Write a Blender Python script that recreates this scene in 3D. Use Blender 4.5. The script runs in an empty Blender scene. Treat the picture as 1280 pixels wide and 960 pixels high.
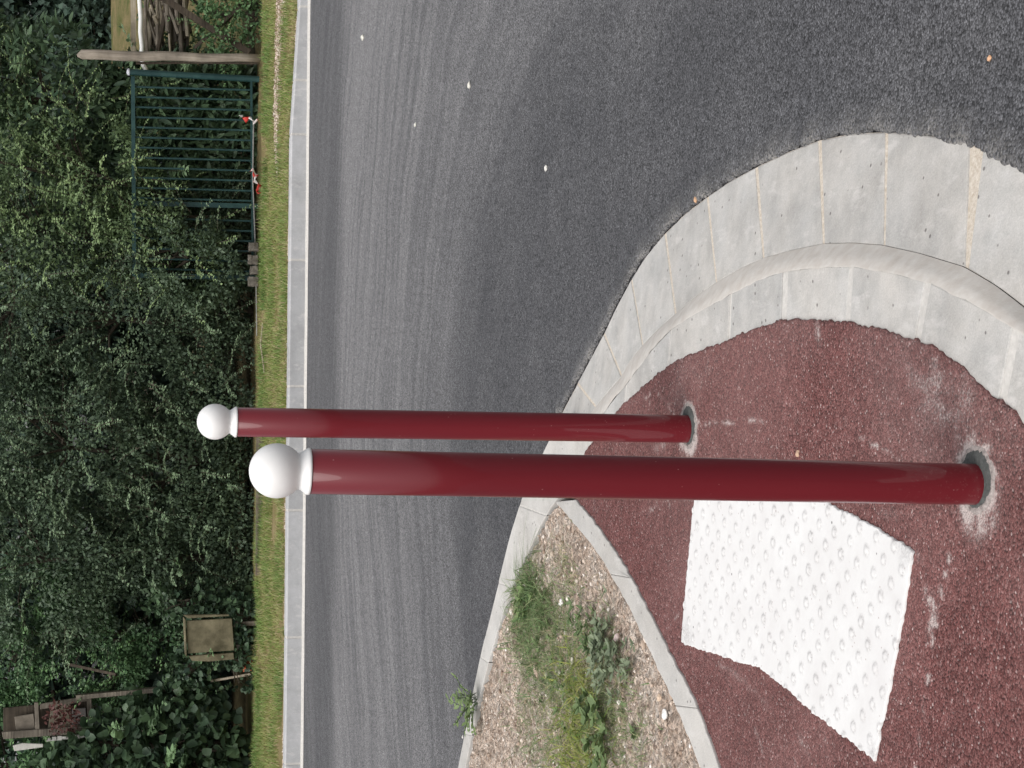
import bpy, bmesh, math, random
import numpy as np
from mathutils import Vector, Matrix, noise, geometry
random.seed(11); RNG = np.random.default_rng(11)
S = bpy.context.scene
COL = S.collection
rad = math.radians

# ---------------------------------------------------------------- camera
FPX, PITCH, ROLL, HC = 2189.0, rad(13.24), rad(0.8), 1.58
F_ = Vector((0, math.cos(PITCH), -math.sin(PITCH)))
U0 = Vector((0, math.sin(PITCH), math.cos(PITCH))); R0 = Vector((1, 0, 0))
R_ = R0*math.cos(ROLL) + U0*math.sin(ROLL)
U_ = U0*math.cos(ROLL) - R0*math.sin(ROLL)
cam = bpy.data.cameras.new('camera'); co = bpy.data.objects.new('camera', cam); COL.objects.link(co)
cam.sensor_width = 36.0; cam.lens = FPX/1280*36.0; cam.clip_start = 0.05; cam.clip_end = 500
# the photograph was taken with the phone held sideways: the world's up is the picture's left
X_, Y_, Z_ = -U_, R_, -F_
co.matrix_world = Matrix(((X_.x, Y_.x, Z_.x, 0), (X_.y, Y_.y, Z_.y, 0), (X_.z, Y_.z, Z_.z, HC), (0, 0, 0, 1)))
S.camera = co

# ---------------------------------------------------------------- world, sun, exposure
SUN_EL, SUN_AZ = rad(58), rad(215)       # azimuth clockwise from +Y
w = bpy.data.worlds.new('World'); S.world = w; w.use_nodes = True
nt = w.node_tree; bg = nt.nodes['Background']
sky = nt.nodes.new('ShaderNodeTexSky'); sky.sky_type = 'NISHITA'; sky.sun_disc = False
sky.sun_elevation = SUN_EL; sky.sun_rotation = SUN_AZ
sky.air_density = 1.0; sky.dust_density = 4.0; sky.ozone_density = 1.0
hs = nt.nodes.new('ShaderNodeHueSaturation'); hs.inputs['Saturation'].default_value = 0.22
nt.links.new(sky.outputs[0], hs.inputs['Color']); nt.links.new(hs.outputs[0], bg.inputs['Color'])
bg.inputs['Strength'].default_value = 0.14
sl = bpy.data.lights.new('sun', 'SUN'); sl.energy = 1.2; sl.angle = rad(45); sl.color = (1, 0.965, 0.92)
so = bpy.data.objects.new('sun', sl); COL.objects.link(so)
sd = Vector((math.sin(SUN_AZ)*math.cos(SUN_EL), math.cos(SUN_AZ)*math.cos(SUN_EL), math.sin(SUN_EL)))
so.rotation_euler = sd.to_track_quat('Z', 'Y').to_euler(); so.location = (-4, -4, 12)
S.view_settings.view_transform = 'Standard'; S.view_settings.look = 'None'
S.view_settings.exposure = 0.35; S.view_settings.gamma = 1; S.view_settings.use_curve_mapping = False
S.cycles.max_bounces = 6; S.cycles.transparent_max_bounces = 4

# ---------------------------------------------------------------- helpers
def ray(x, y):
    return F_*FPX + R_*(480-y) - U_*(x-640)
def G(x, y, z=0.0):                      # ground point under a photo position
    d = ray(x, y); t = (z-HC)/d.z
    return Vector((d.x*t, d.y*t, z))
def P(x, y, Y):                          # point at distance Y
    d = ray(x, y); t = Y/d.y
    return Vector((d.x*t, Y, HC+d.z*t))
def tag(o, label=None, cat=None, group=None, kind=None):
    if label: o['label'] = label
    if cat: o['category'] = cat
    if group: o['group'] = group
    if kind: o['kind'] = kind
    return o
def empty(name, loc, label, cat, group=None, rot=(0, 0, 0)):
    o = bpy.data.objects.new(name, None); COL.objects.link(o); o.location = loc; o.rotation_euler = rot
    o.empty_display_size = 0.1
    return tag(o, label, cat, group)
def link(name, me, mat, parent=None, smooth=False, loc=None):
    o = bpy.data.objects.new(name, me); COL.objects.link(o)
    me.materials.append(mat)
    if smooth: me.shade_smooth()
    if parent: o.parent = parent
    if loc is not None: o.location = loc
    return o
def from_bm(name, bm, mat, parent=None, smooth=False, loc=None):
    me = bpy.data.meshes.new(name); bm.normal_update(); bm.to_mesh(me); bm.free()
    return link(name, me, mat, parent, smooth, loc)
def from_np(name, V, faces_list, mat, parent=None, smooth=False, tint=None):
    """faces_list: list of (n,k) int arrays"""
    me = bpy.data.meshes.new(name)
    nl = sum(f.size for f in faces_list); nf = sum(len(f) for f in faces_list)
    me.vertices.add(len(V)); me.vertices.foreach_set('co', np.ascontiguousarray(V, dtype=np.float32).ravel())
    me.loops.add(nl); me.polygons.add(nf)
    me.loops.foreach_set('vertex_index', np.concatenate([f.ravel() for f in faces_list]).astype(np.int32))
    tot = np.concatenate([np.full(len(f), f.shape[1]) for f in faces_list])
    me.polygons.foreach_set('loop_start', (np.cumsum(tot)-tot).astype(np.int32))
    me.update(calc_edges=True)
    if tint is not None:
        a = me.attributes.new('tint', 'FLOAT', 'POINT'); a.data.foreach_set('value', tint.astype(np.float32))
    return link(name, me, mat, parent, smooth)
def tube_bm(bm, pts, radii, n=8, cap=True):
    pts = [Vector(p) for p in pts]; rings = []
    for i, p in enumerate(pts):
        t = (pts[min(i+1, len(pts)-1)] - pts[max(i-1, 0)]).normalized()
        a = t.orthogonal().normalized() if i == 0 else (prev - t*prev.dot(t)).normalized()
        prev = a; b = t.cross(a); r = radii[i] if hasattr(radii, '__len__') else radii
        rings.append([bm.verts.new(p + (a*math.cos(2*math.pi*k/n) + b*math.sin(2*math.pi*k/n))*r) for k in range(n)])
    for i in range(len(rings)-1):
        for k in range(n):
            bm.faces.new((rings[i][k], rings[i][(k+1) % n], rings[i+1][(k+1) % n], rings[i+1][k]))
    if cap:
        bm.faces.new(rings[0][::-1]); bm.faces.new(rings[-1])
def box_bm(bm, c, s, rot=None):
    m = Matrix.Translation(c) @ (rot.to_matrix().to_4x4() if rot else Matrix()) @ Matrix.Diagonal((s[0], s[1], s[2], 1))
    return bmesh.ops.create_cube(bm, size=1, matrix=m)
def bar_bm(bm, a, b, wx, wy, up=Vector((0, -1, 0))):   # rectangular bar from a to b
    a, b = Vector(a), Vector(b); t = (b-a).normalized(); s = t.cross(up).normalized(); u = s.cross(t)
    m = Matrix(((s.x*wx, u.x*wy, t.x*(b-a).length, 0), (s.y*wx, u.y*wy, t.y*(b-a).length, 0), (s.z*wx, u.z*wy, t.z*(b-a).length, 0), (0, 0, 0, 1)))
    bmesh.ops.create_cube(bm, size=1, matrix=Matrix.Translation((a+b)/2) @ m)
def lathe_bm(bm, prof, n=48):
    rings = []
    for r, z in prof:
        if r < 1e-6: rings.append([bm.verts.new((0, 0, z))])
        else: rings.append([bm.verts.new((r*math.cos(2*math.pi*k/n), r*math.sin(2*math.pi*k/n), z)) for k in range(n)])
    for a, b in zip(rings, rings[1:]):
        for k in range(n):
            k2 = (k+1) % n
            if len(a) == 1 and len(b) == 1: continue
            if len(b) == 1: bm.faces.new((a[k], a[k2], b[0]))
            elif len(a) == 1: bm.faces.new((a[0], b[k2], b[k]))
            else: bm.faces.new((a[k], a[k2], b[k2], b[k]))

# ---------------------------------------------------------------- materials
class Mat:
    def __init__(s, name, rough=0.8, spec=0.5, coat=0, coat_rough=0.1):
        s.m = bpy.data.materials.new(name); s.m.use_nodes = True; s.t = s.m.node_tree; s.N = s.t.nodes; s.L = s.t.links
        s.b = s.N['Principled BSDF']; s.b.inputs['Roughness'].default_value = rough
        s.b.inputs['Specular IOR Level'].default_value = spec
        s.b.inputs['Coat Weight'].default_value = coat; s.b.inputs['Coat Roughness'].default_value = coat_rough
        s.pos = s.N.new('ShaderNodeNewGeometry').outputs['Position']
    def sc(s, sx, sy, sz, src=None, rot=0):
        n = s.N.new('ShaderNodeMapping'); n.inputs['Scale'].default_value = (sx, sy, sz); n.inputs['Rotation'].default_value = (0, 0, rot)
        s.L.new(src or s.pos, n.inputs['Vector']); return n.outputs[0]
    def noise(s, scale, detail=4, rough=0.6, vec=None, dist=0):
        n = s.N.new('ShaderNodeTexNoise'); n.inputs['Scale'].default_value = scale; n.inputs['Detail'].default_value = detail
        n.inputs['Roughness'].default_value = rough; n.inputs['Distortion'].default_value = dist
        s.L.new(vec or s.pos, n.inputs['Vector']); return n.outputs['Fac']
    def voro(s, scale, out='Distance', vec=None, feature='F1', rnd=1):
        n = s.N.new('ShaderNodeTexVoronoi'); n.feature = feature; n.inputs['Scale'].default_value = scale; n.inputs['Randomness'].default_value = rnd
        s.L.new(vec or s.pos, n.inputs['Vector']); return n.outputs[out]
    def ramp(s, src, stops):
        n = s.N.new('ShaderNodeValToRGB'); e = n.color_ramp.elements
        while len(e) < len(stops): e.new(0.5)
        for i, (p, c) in enumerate(stops):
            e[i].position = p; e[i].color = (c, c, c, 1) if isinstance(c, (int, float)) else (*c, 1)
        s.L.new(src, n.inputs['Fac']); return n.outputs['Color']
    def mix(s, fac, a, b, mode='MIX'):
        n = s.N.new('ShaderNodeMix'); n.data_type = 'RGBA'; n.blend_type = mode; n.clamp_factor = True
        for v, i in ((fac, 0), (a, 6), (b, 7)):
            if hasattr(v, 'links') or isinstance(v, bpy.types.NodeSocket): s.L.new(v, n.inputs[i])
            elif i == 0: n.inputs[0].default_value = v
            else: n.inputs[i].default_value = (v, v, v, 1) if isinstance(v, (int, float)) else (*v, 1)
        return n.outputs[2]
    def math(s, op, a, b=0.0):
        n = s.N.new('ShaderNodeMath'); n.operation = op
        for v, i in ((a, 0), (b, 1)):
            if isinstance(v, bpy.types.NodeSocket): s.L.new(v, n.inputs[i])
            else: n.inputs[i].default_value = v
        return n.outputs[0]
    def attr(s, name):
        n = s.N.new('ShaderNodeAttribute'); n.attribute_name = name; return n.outputs['Fac']
    def objrand(s):
        return s.N.new('ShaderNodeObjectInfo').outputs['Random']
    def color(s, src):
        if isinstance(src, bpy.types.NodeSocket): s.L.new(src, s.b.inputs['Base Color'])
        else: s.b.inputs['Base Color'].default_value = (*src, 1)
        return s
    def roughness(s, src): s.L.new(src, s.b.inputs['Roughness']); return s
    def bump(s, src, strength=0.5, dist=0.005, prev=None):
        n = s.N.new('ShaderNodeBump'); n.inputs['Strength'].default_value = strength; n.inputs['Distance'].default_value = dist
        s.L.new(src, n.inputs['Height'])
        if prev: s.L.new(prev, n.inputs['Normal'])
        s.L.new(n.outputs[0], s.b.inputs['Normal']); return n.outputs[0]

def asphalt_mat():
    m = Mat('asphalt', 0.85, 0.3)
    sy = m.N.new('ShaderNodeSeparateXYZ'); m.L.new(m.pos, sy.inputs[0]); X, Y = sy.outputs['X'], sy.outputs['Y']
    # wheel tracks: run straight along the road, then swing round the island's nose towards the viewer
    ax = m.math('MAXIMUM', m.math('ADD', X, 0.75), 0.0); ay = m.math('MAXIMUM', m.math('SUBTRACT', Y, 6.06), 0.0)
    s_ = m.math('SQRT', m.math('ADD', m.math('MULTIPLY', ax, ax), m.math('MULTIPLY', ay, ay)))
    sw = m.math('ADD', m.math('ADD', s_, m.math('MULTIPLY', m.math('MAXIMUM', m.math('SUBTRACT', -0.35, X), 0.0), 0.55)), m.math('MULTIPLY', m.math('SUBTRACT', m.noise(0.8, 3), 0.5), 0.6))
    c1 = m.N.new('ShaderNodeCombineXYZ'); m.L.new(m.math('MULTIPLY', sw, 6.5), c1.inputs[0]); m.L.new(m.math('MULTIPLY', X, 0.12), c1.inputs[1])
    c2 = m.N.new('ShaderNodeCombineXYZ'); m.L.new(m.math('MULTIPLY', sw, 10.0), c2.inputs[0]); m.L.new(m.math('MULTIPLY', X, 0.5), c2.inputs[1])
    c3 = m.N.new('ShaderNodeCombineXYZ'); m.L.new(m.math('MULTIPLY', s_, 1.6), c3.inputs[0])
    b1 = m.ramp(m.noise(1.0, 4, 0.6, c1.outputs[0]), [(0.42, 0.0), (0.58, 1.0)]); b2 = m.ramp(m.noise(1.0, 4, 0.65, c2.outputs[0]), [(0.40, 0.0), (0.60, 1.0)])
    b3 = m.ramp(m.noise(1.0, 2, 0.5, c3.outputs[0]), [(0.35, 0.0), (0.65, 1.0)])
    out = m.N.new('ShaderNodeMapRange'); out.interpolation_type = 'SMOOTHSTEP'; out.inputs['From Min'].default_value = 1.7; out.inputs['From Max'].default_value = 2.35; m.L.new(sw, out.inputs['Value'])
    o2 = m.N.new('ShaderNodeMapRange'); o2.interpolation_type = 'SMOOTHSTEP'; o2.inputs['From Min'].default_value = 1.2; o2.inputs['From Max'].default_value = 5.5; m.L.new(sw, o2.inputs['Value'])
    streak = m.mix(0.30, m.mix(0.30, b1, b3), b2)
    dusty = m.math('MULTIPLY', m.math('ADD', m.math('ADD', 0.10, m.math('MULTIPLY', out.outputs[0], 0.36)), m.math('MULTIPLY', o2.outputs[0], 0.52)), m.math('ADD', 0.40, m.math('MULTIPLY', streak, 0.85)))
    dusty = m.math('ADD', dusty, m.math('MULTIPLY', m.ramp(m.noise(1.7, 5, 0.7), [(0.42, 0.0), (0.75, 1.0)]), 0.22))
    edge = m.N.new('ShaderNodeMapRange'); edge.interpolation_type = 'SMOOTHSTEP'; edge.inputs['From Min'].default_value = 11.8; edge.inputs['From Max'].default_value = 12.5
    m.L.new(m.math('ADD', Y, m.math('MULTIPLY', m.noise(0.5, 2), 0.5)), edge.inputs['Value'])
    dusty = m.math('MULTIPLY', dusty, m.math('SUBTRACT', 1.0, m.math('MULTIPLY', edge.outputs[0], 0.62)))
    base = m.mix(dusty, (0.094, 0.095, 0.103), (0.292, 0.288, 0.293))
    g = m.voro(210, 'Color'); gd = m.voro(210, 'Distance')
    gs = m.N.new('ShaderNodeSeparateColor'); m.L.new(g, gs.inputs[0])
    base = m.mix(1.0, base, m.ramp(gs.outputs[0], [(0.0, 0.38), (0.35, 0.70), (0.7, 1.0), (0.95, 1.3), (1.0, 1.8)]), 'MULTIPLY')
    base = m.mix(1.0, base, m.ramp(gd, [(0.0, 1.05), (0.5, 0.88), (0.8, 0.3)]), 'MULTIPLY')
    base = m.mix(1.0, base, m.ramp(m.noise(28, 3), [(0.3, 0.80), (0.7, 1.15)]), 'MULTIPLY')
    d = m.attr('dust')
    base = m.mix(m.math('MULTIPLY', d, m.ramp(m.noise(160, 3), [(0.4, 0.0), (0.6, 1.0)])), base, (0.42, 0.40, 0.37))
    m.color(base)
    n1 = m.bump(m.noise(130, 4, 0.7), 0.55, 0.005); m.bump(gd, 0.4, -0.004, n1)
    return m.m
def red_mat():
    m = Mat('red_asphalt', 0.85, 0.3)
    g = m.voro(230, 'Color'); gd = m.voro(230, 'Distance')
    gs = m.N.new('ShaderNodeSeparateColor'); m.L.new(g, gs.inputs[0])
    base = m.ramp(gs.outputs[0], [(0.0, (0.115, 0.037, 0.034)), (0.35, (0.175, 0.065, 0.060)), (0.75, (0.222, 0.093, 0.086)), (0.97, (0.29, 0.155, 0.145)), (1.0, (0.50, 0.38, 0.36))])
    base = m.mix(1.0, base, m.ramp(gd, [(0.0, 1.0), (0.5, 0.9), (0.85, 0.25)]), 'MULTIPLY')
    big = m.noise(3.2, 4, 0.6); base = m.mix(1.0, base, m.ramp(big, [(0.3, 0.84), (0.7, 1.2)]), 'MULTIPLY')
    base = m.mix(1.0, base, m.ramp(m.noise(45, 3), [(0.3, 0.75), (0.7, 1.22)]), 'MULTIPLY')
    base = m.mix(m.ramp(m.noise(1.6, 3), [(0.40, 0.0), (0.75, 0.32)]), base, (0.26, 0.17, 0.16))
    d = m.attr('dust')
    sp = m.ramp(m.noise(210, 3, 0.7), [(0.36, 0.25), (0.58, 1.0)])
    thr = m.math('SUBTRACT', m.math('ADD', m.math('MULTIPLY', d, 0.70), m.noise(130, 4, 0.75)), 0.70)
    base = m.mix(m.ramp(m.math('MULTIPLY', thr, 4.0), [(0.0, 0.0), (1.0, 0.62)]), base, (0.62, 0.55, 0.52))
    base = m.mix(m.math('MULTIPLY', d, m.math('MULTIPLY', sp, 0.35)), base, (0.62, 0.56, 0.53))
    # stray pale specks
    sv = m.voro(34, 'Distance'); base = m.mix(m.ramp(sv, [(0.045, 0.8), (0.075, 0.0)]), base, (0.55, 0.46, 0.42))
    m.color(base)
    n1 = m.bump(m.noise(120, 4, 0.7), 0.8, 0.006); m.bump(gd, 0.5, -0.004, n1)
    return m.m
def concrete_mat(name, c=(0.52, 0.515, 0.50), warm=(0.55, 0.50, 0.44), stain=0.35, pits=True, scale=1.0):
    m = Mat(name, 0.85, 0.25)
    v = m.N.new('ShaderNodeVectorMath'); v.operation = 'ADD'
    m.L.new(m.pos, v.inputs[0]); m.L.new(m.math('MULTIPLY', m.objrand(), 40.0), v.inputs[1]); vec = v.outputs[0]
    base = m.mix(m.ramp(m.noise(3.5*scale, 5, 0.65, vec), [(0.35, 0.0), (0.7, 1.0)]), c, warm)
    base = m.mix(1.0, base, m.ramp(m.noise(9*scale, 6, 0.7, vec), [(0.25, 1-stain), (0.6, 1.04)]), 'MULTIPLY')
    base = m.mix(1.0, base, m.ramp(m.objrand(), [(0, 0.93), (1, 1.05)]), 'MULTIPLY')
    base = m.mix(1.0, base, m.ramp(m.noise(260, 3, 0.7, vec), [(0.3, 0.86), (0.7, 1.10)]), 'MULTIPLY')
    drip = m.noise(1.0, 5, 0.7, m.sc(22, 9, 10, vec)); base = m.mix(m.ramp(drip, [(0.56, 0.0), (0.68, 0.45)]), base, (0.62, 0.60, 0.575))
    base = m.mix(m.ramp(m.noise(55, 5, 0.8, vec), [(0.60, 0.0), (0.72, 0.30)]), base, (0.25, 0.24, 0.23))
    h = m.noise(140, 4, 0.7, vec)
    if pits:
        pv = m.voro(42*scale, 'Distance', vec); pc = m.voro(42*scale, 'Color', vec)
        ps = m.N.new('ShaderNodeSeparateColor'); m.L.new(pc, ps.inputs[0])
        pm = m.math('MULTIPLY', m.ramp(pv, [(0.12, 1.0), (0.20, 0.0)]), m.ramp(ps.outputs[1], [(0.80, 0.0), (0.84, 1.0)]))
        base = m.mix(m.math('MULTIPLY', pm, 0.75), base, (0.10, 0.09, 0.085))
        h = m.math('SUBTRACT', h, pm)
    m.color(base); m.bump(h, 0.35, 0.003)
    return m.m
def simple(name, c, rough=0.8, var=0.25, scale=20, bump=0.3, spec=0.3, coat=0, dist=0.003, c2=None):
    m = Mat(name, rough, spec, coat)
    n = m.noise(scale, 5, 0.65)
    base = m.mix(m.ramp(n, [(0.3, 0.0), (0.7, 1.0)]), tuple(x*(1-var) for x in c), c2 or tuple(min(1, x*(1+var)) for x in c))
    m.color(base)
    if bump: m.bump(n, bump, dist)
    return m.m
def leaf_mat(name, dark, light, rough=0.5, trans=0.22):
    m = Mat(name, rough, 0.35)
    t = m.attr('tint')
    c = m.ramp(t, [(0.0, dark), (1.0, light)])
    m.color(c)
    tr = m.N.new('ShaderNodeBsdfTranslucent'); m.L.new(c, tr.inputs['Color'])
    mx = m.N.new('ShaderNodeMixShader'); mx.inputs[0].default_value = trans
    m.L.new(m.b.outputs[0], mx.inputs[1]); m.L.new(tr.outputs[0], mx.inputs[2])
    m.L.new(mx.outputs[0], m.N['Material Output'].inputs[0])
    return m.m
def wood_mat(name, c1, c2, axis='x', sc=1):
    m = Mat(name, 0.85, 0.2)
    v = {'x': (2, 60, 60), 'y': (60, 2, 60), 'z': (60, 60, 2)}[axis]
    n = m.noise(sc, 5, 0.65, m.sc(*v)); b = m.mix(m.ramp(n, [(0.3, 0.0), (0.7, 1.0)]), c1, c2)
    b = m.mix(1.0, b, m.ramp(m.noise(7, 4), [(0.3, 0.6), (0.7, 1.15)]), 'MULTIPLY')
    m.color(b); m.bump(n, 0.5, 0.004); return m.m

M = {}
M['asphalt'] = asphalt_mat(); M['red'] = red_mat()
M['kerb'] = concrete_mat('kerb_concrete', (0.45, 0.443, 0.428), (0.51, 0.487, 0.455), 0.28)
M['kerb_far'] = concrete_mat('far_kerb_concrete', (0.44, 0.44, 0.445), (0.40, 0.40, 0.40), 0.18, False)
M['edging'] = concrete_mat('edging_concrete', (0.51, 0.495, 0.47), (0.47, 0.447, 0.415), 0.18)
M['mortar'] = simple('pale_mortar', (0.53, 0.51, 0.48), 0.95, 0.14, 60, 0.5, 0.15)
M['sand_joint'] = simple('sandy_joint', (0.54, 0.45, 0.35), 0.95, 0.2, 130, 0.9, 0.15, c2=(0.66, 0.61, 0.54))
M['fillet'] = simple('mortar_fillet', (0.53, 0.485, 0.44), 0.95, 0.10, 30, 0.7, 0.15, c2=(0.58, 0.555, 0.52))
M['darkmortar'] = simple('dark_wet_mortar', (0.075, 0.078, 0.075), 0.9, 0.35, 90, 0.9, 0.2)
M['dustrim'] = simple('pale_cement_crumbs', (0.30, 0.265, 0.25), 0.95, 0.4, 120, 0.9, 0.15)

# painted bollards
def paint(name, c, coat, rough, rn=2.0):
    m = Mat(name, rough, 0.12, coat, 0.03)
    base = m.mix(1.0, c, m.ramp(m.noise(4, 3, 0.5, m.sc(1, 1, 0.15)), [(0.3, 0.94), (0.7, 1.06)]), 'MULTIPLY')
    dv = m.voro(60, 'Distance', m.sc(1, 1, 0.6)); base = m.mix(m.ramp(dv, [(0.03, 0.35), (0.06, 0.0)]), base, (0.5, 0.35, 0.33))
    zz = m.N.new('ShaderNodeSeparateXYZ'); m.L.new(m.pos, zz.inputs[0])
    foot = m.N.new('ShaderNodeMapRange'); foot.inputs['From Min'].default_value = 0.30; foot.inputs['From Max'].default_value = 0.08; m.L.new(zz.outputs['Z'], foot.inputs['Value'])
    base = m.mix(m.math('MULTIPLY', foot.outputs[0], m.ramp(m.noise(140, 4, 0.8), [(0.58, 0.0), (0.74, 0.35)])), base, (0.36, 0.27, 0.25))
    m.color(base); m.bump(m.noise(90, 2), 0.04, 0.002)
    return m.m
M['redpaint'] = paint('dark_red_gloss_paint', (0.138, 0.012, 0.018), 0.55, 0.42)
mw = Mat('white_satin_paint', 0.42, 0.4); mw.color(mw.mix(mw.ramp(mw.noise(18, 4), [(0.35, 0.0), (0.75, 1.0)]), (0.83, 0.825, 0.81), (0.78, 0.77, 0.755))); mw.bump(mw.noise(120, 2), 0.05, 0.002); M['whitepaint'] = mw.m
# tactile
mt = Mat('white_thermoplastic', 0.7, 0.3)
tb = mt.mix(mt.ramp(mt.noise(8, 5, 0.7), [(0.35, 0.0), (0.75, 1.0)]), (0.70, 0.695, 0.685), (0.63, 0.615, 0.605))
tv = mt.voro(38, 'Distance'); tb = mt.mix(mt.ramp(tv, [(0.05, 0.75), (0.09, 0.0)]), tb, (0.35, 0.28, 0.26))
ts = mt.voro(13, 'Distance'); tb = mt.mix(mt.ramp(ts, [(0.03, 0.9), (0.045, 0.0)]), tb, (0.10, 0.09, 0.09))
tb = mt.mix(mt.math('MULTIPLY', mt.attr('tint'), mt.ramp(mt.noise(170, 3), [(0.38, 0.15), (0.6, 1.0)])), tb, (0.24, 0.225, 0.22))
mt.color(tb); mt.bump(mt.noise(80, 4), 0.2, 0.002); M['tactile'] = mt.m

# ---------------------------------------------------------------- conforming ground patches
def resample(pl, step):
    out = []
    for a, b in zip(pl, pl[1:]):
        n = max(1, int((b-a).length/step))
        for i in range(n): out.append(a.lerp(b, i/n))
    out.append(pl[-1]); return out
def inside(pts, poly):
    x, y = pts[:, 0], pts[:, 1]; c = np.zeros(len(pts), bool); n = len(poly)
    for i in range(n):
        x1, y1 = poly[i]; x2, y2 = poly[(i+1) % n]
        if y1 == y2: continue
        c ^= ((y1 > y) != (y2 > y)) & (x < (x2-x1)*(y-y1)/(y2-y1)+x1)
    return c
def segdist(pts, a, b):
    a = np.array(a[:2]); b = np.array(b[:2]); d = b-a; t = np.clip(((pts-a)@d)/(d@d), 0, 1)
    q = a + t[:, None]*d; return np.linalg.norm(pts-q, axis=1), t
def patch(name, poly, z, step, mat, jag=0.0, thick=0.0, zfun=None, attr=None, parent=None, smooth=True):
    """closed polygon (Vectors) meshed with interior points; ragged edge; optional skirt"""
    bd = resample([Vector((p[0], p[1])) for p in poly] + [Vector((poly[0][0], poly[0][1]))], step)[:-1]
    if jag:
        bd = [p + Vector((noise.noise(Vector((p.x*70, p.y*70, 1))), noise.noise(Vector((p.x*70, p.y*70, 9)))))*jag*1.2 + Vector((noise.noise(Vector((p.x*14, p.y*14, 3))), noise.noise(Vector((p.x*14, p.y*14, 5)))))*jag for p in bd]
    B = np.array([(p.x, p.y) for p in bd])
    x0, y0 = B.min(0); x1, y1 = B.max(0)
    gx, gy = np.meshgrid(np.arange(x0, x1, step), np.arange(y0, y1, step*1.4))
    I = np.stack([gx.ravel(), gy.ravel()], 1); I += RNG.uniform(-.25, .25, I.shape)*step
    I = I[inside(I, B)]
    verts = [Vector(p) for p in B.tolist()+I.tolist()]
    n = len(B)
    v, e, f, ov, oe, of = geometry.delaunay_2d_cdt(verts, [], [list(range(n))], 1, 1e-5)
    V = np.array([(p.x, p.y) for p in v]); Z = np.full(len(V), z) if zfun is None else zfun(V)
    V3 = np.column_stack([V, Z])
    F = np.array([t for t in f if len(t) == 3])
    # face up
    a, b, c = V[F[:, 0]], V[F[:, 1]], V[F[:, 2]]
    cr = (b[:, 0]-a[:, 0])*(c[:, 1]-a[:, 1])-(b[:, 1]-a[:, 1])*(c[:, 0]-a[:, 0])
    F[cr < 0] = F[cr < 0][:, ::-1]
    fl = [F]
    if thick:
        # skirt from boundary
        E = np.concatenate([F[:, [0, 1]], F[:, [1, 2]], F[:, [2, 0]]]); key = {}
        es = set(map(tuple, E.tolist())); be = [(i, j) for i, j in es if (j, i) not in es]
        k0 = len(V3); idx = sorted({i for q in be for i in q}); mp = {i: k0+k for k, i in enumerate(idx)}
        low = V3[idx].copy(); low[:, 2] -= thick; V3 = np.concatenate([V3, low])
        fl.append(np.array([(j, i, mp[i], mp[j]) for i, j in be]))
    o = from_np(name, V3, fl, mat, parent, smooth=False)
    if smooth:
        o.data.shade_smooth()
    if attr is not None:
        A = o.data.attributes.new('dust', 'FLOAT', 'POINT'); A.data.foreach_set('value', attr(V3[:, :2]).astype(np.float32))
    return o

ZR = 0.09        # island surface
ZK = 0.088
# ---- image traced outlines, unprojected to the ground
OUT = [(1420, 330), (1340, 258), (1280, 213), (1229, 184), (1210, 177), (1150, 168), (1108, 165), (1065, 167), (1025, 175), (985, 190), (947, 208), (910, 228), (884, 246), (855, 268), (828, 295), (806, 322), (788, 351), (770, 385), (756, 415), (735, 455), (716, 490), (700, 520)]
CRS = [(1420, 490), (1340, 428), (1280, 384), (1245, 357), (1206, 334), (1150, 317), (1105, 307), (1065, 304), (1029, 305), (990, 313), (954, 323), (925, 336), (894, 354), (868, 372), (844, 393), (822, 412), (803, 432)]
BEV = [(1420, 520), (1340, 458), (1280, 416), (1235, 388), (1210, 375), (1163, 353), (1118, 340), (1071, 332), (1025, 332), (981, 338), (945, 350), (912, 368), (880, 385), (858, 398), (838, 412), (815, 436)]
REDE = [(1420, 640), (1340, 578), (1280, 533), (1259, 507), (1225, 480), (1205, 461), (1185, 443), (1146, 424), (1100, 411), (1061, 403), (1020, 400), (979, 400), (940, 413), (910, 425), (870, 441), (836, 457), (808, 480), (781, 504), (762, 527), (741, 553), (732, 566), (722, 590), (718, 610), (719, 625)]
LOUT = [(700, 520), (679, 564), (665, 594), (652, 622), (637, 670), (622, 731), (612, 772), (602, 810), (590, 868), (572, 960), (556, 1050), (540, 1150)]
LIN = [(741, 553), (728, 585), (712, 607), (692, 627), (676, 655), (662, 685), (650, 710), (639, 735), (624, 780), (610, 828), (595, 889), (581, 960), (566, 1050), (551, 1150)]
SOILE = [(694, 628), (704, 639), (722, 660), (739, 681), (755, 704), (768, 727), (786, 759), (802, 793), (814, 818), (827, 847), (840, 873), (852, 902), (872, 952), (910, 1050), (940, 1150)]
EDGR = [(719, 625), (731, 639), (743, 654), (760, 678), (777, 702), (794, 732), (810, 764), (824, 791), (837, 818), (853, 848), (868, 877), (882, 913), (898, 958), (938, 1055), (970, 1150)]

def g2(l, z): return [G(x, y, z) for x, y in l]
def closest_cut(pl, p):
    """arc-length parameter of the point of polyline pl nearest p"""
    best = None; s = 0
    for a, b in zip(pl, pl[1:]):
        d = b-a; L = d.length; t = max(0, min(1, (p-a).dot(d)/(L*L))); q = a+d*t; dd = (q-p).length
        if best is None or dd < best[0]: best = (dd, s+t*L)
        s += L
    return best[1]
def at_s(pl, s):
    for a, b in zip(pl, pl[1:]):
        L = (b-a).length
        if s <= L: return a.lerp(b, s/L)
        s -= L
    return pl[-1].copy()
def plen(pl): return sum((b-a).length for a, b in zip(pl, pl[1:]))

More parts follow.
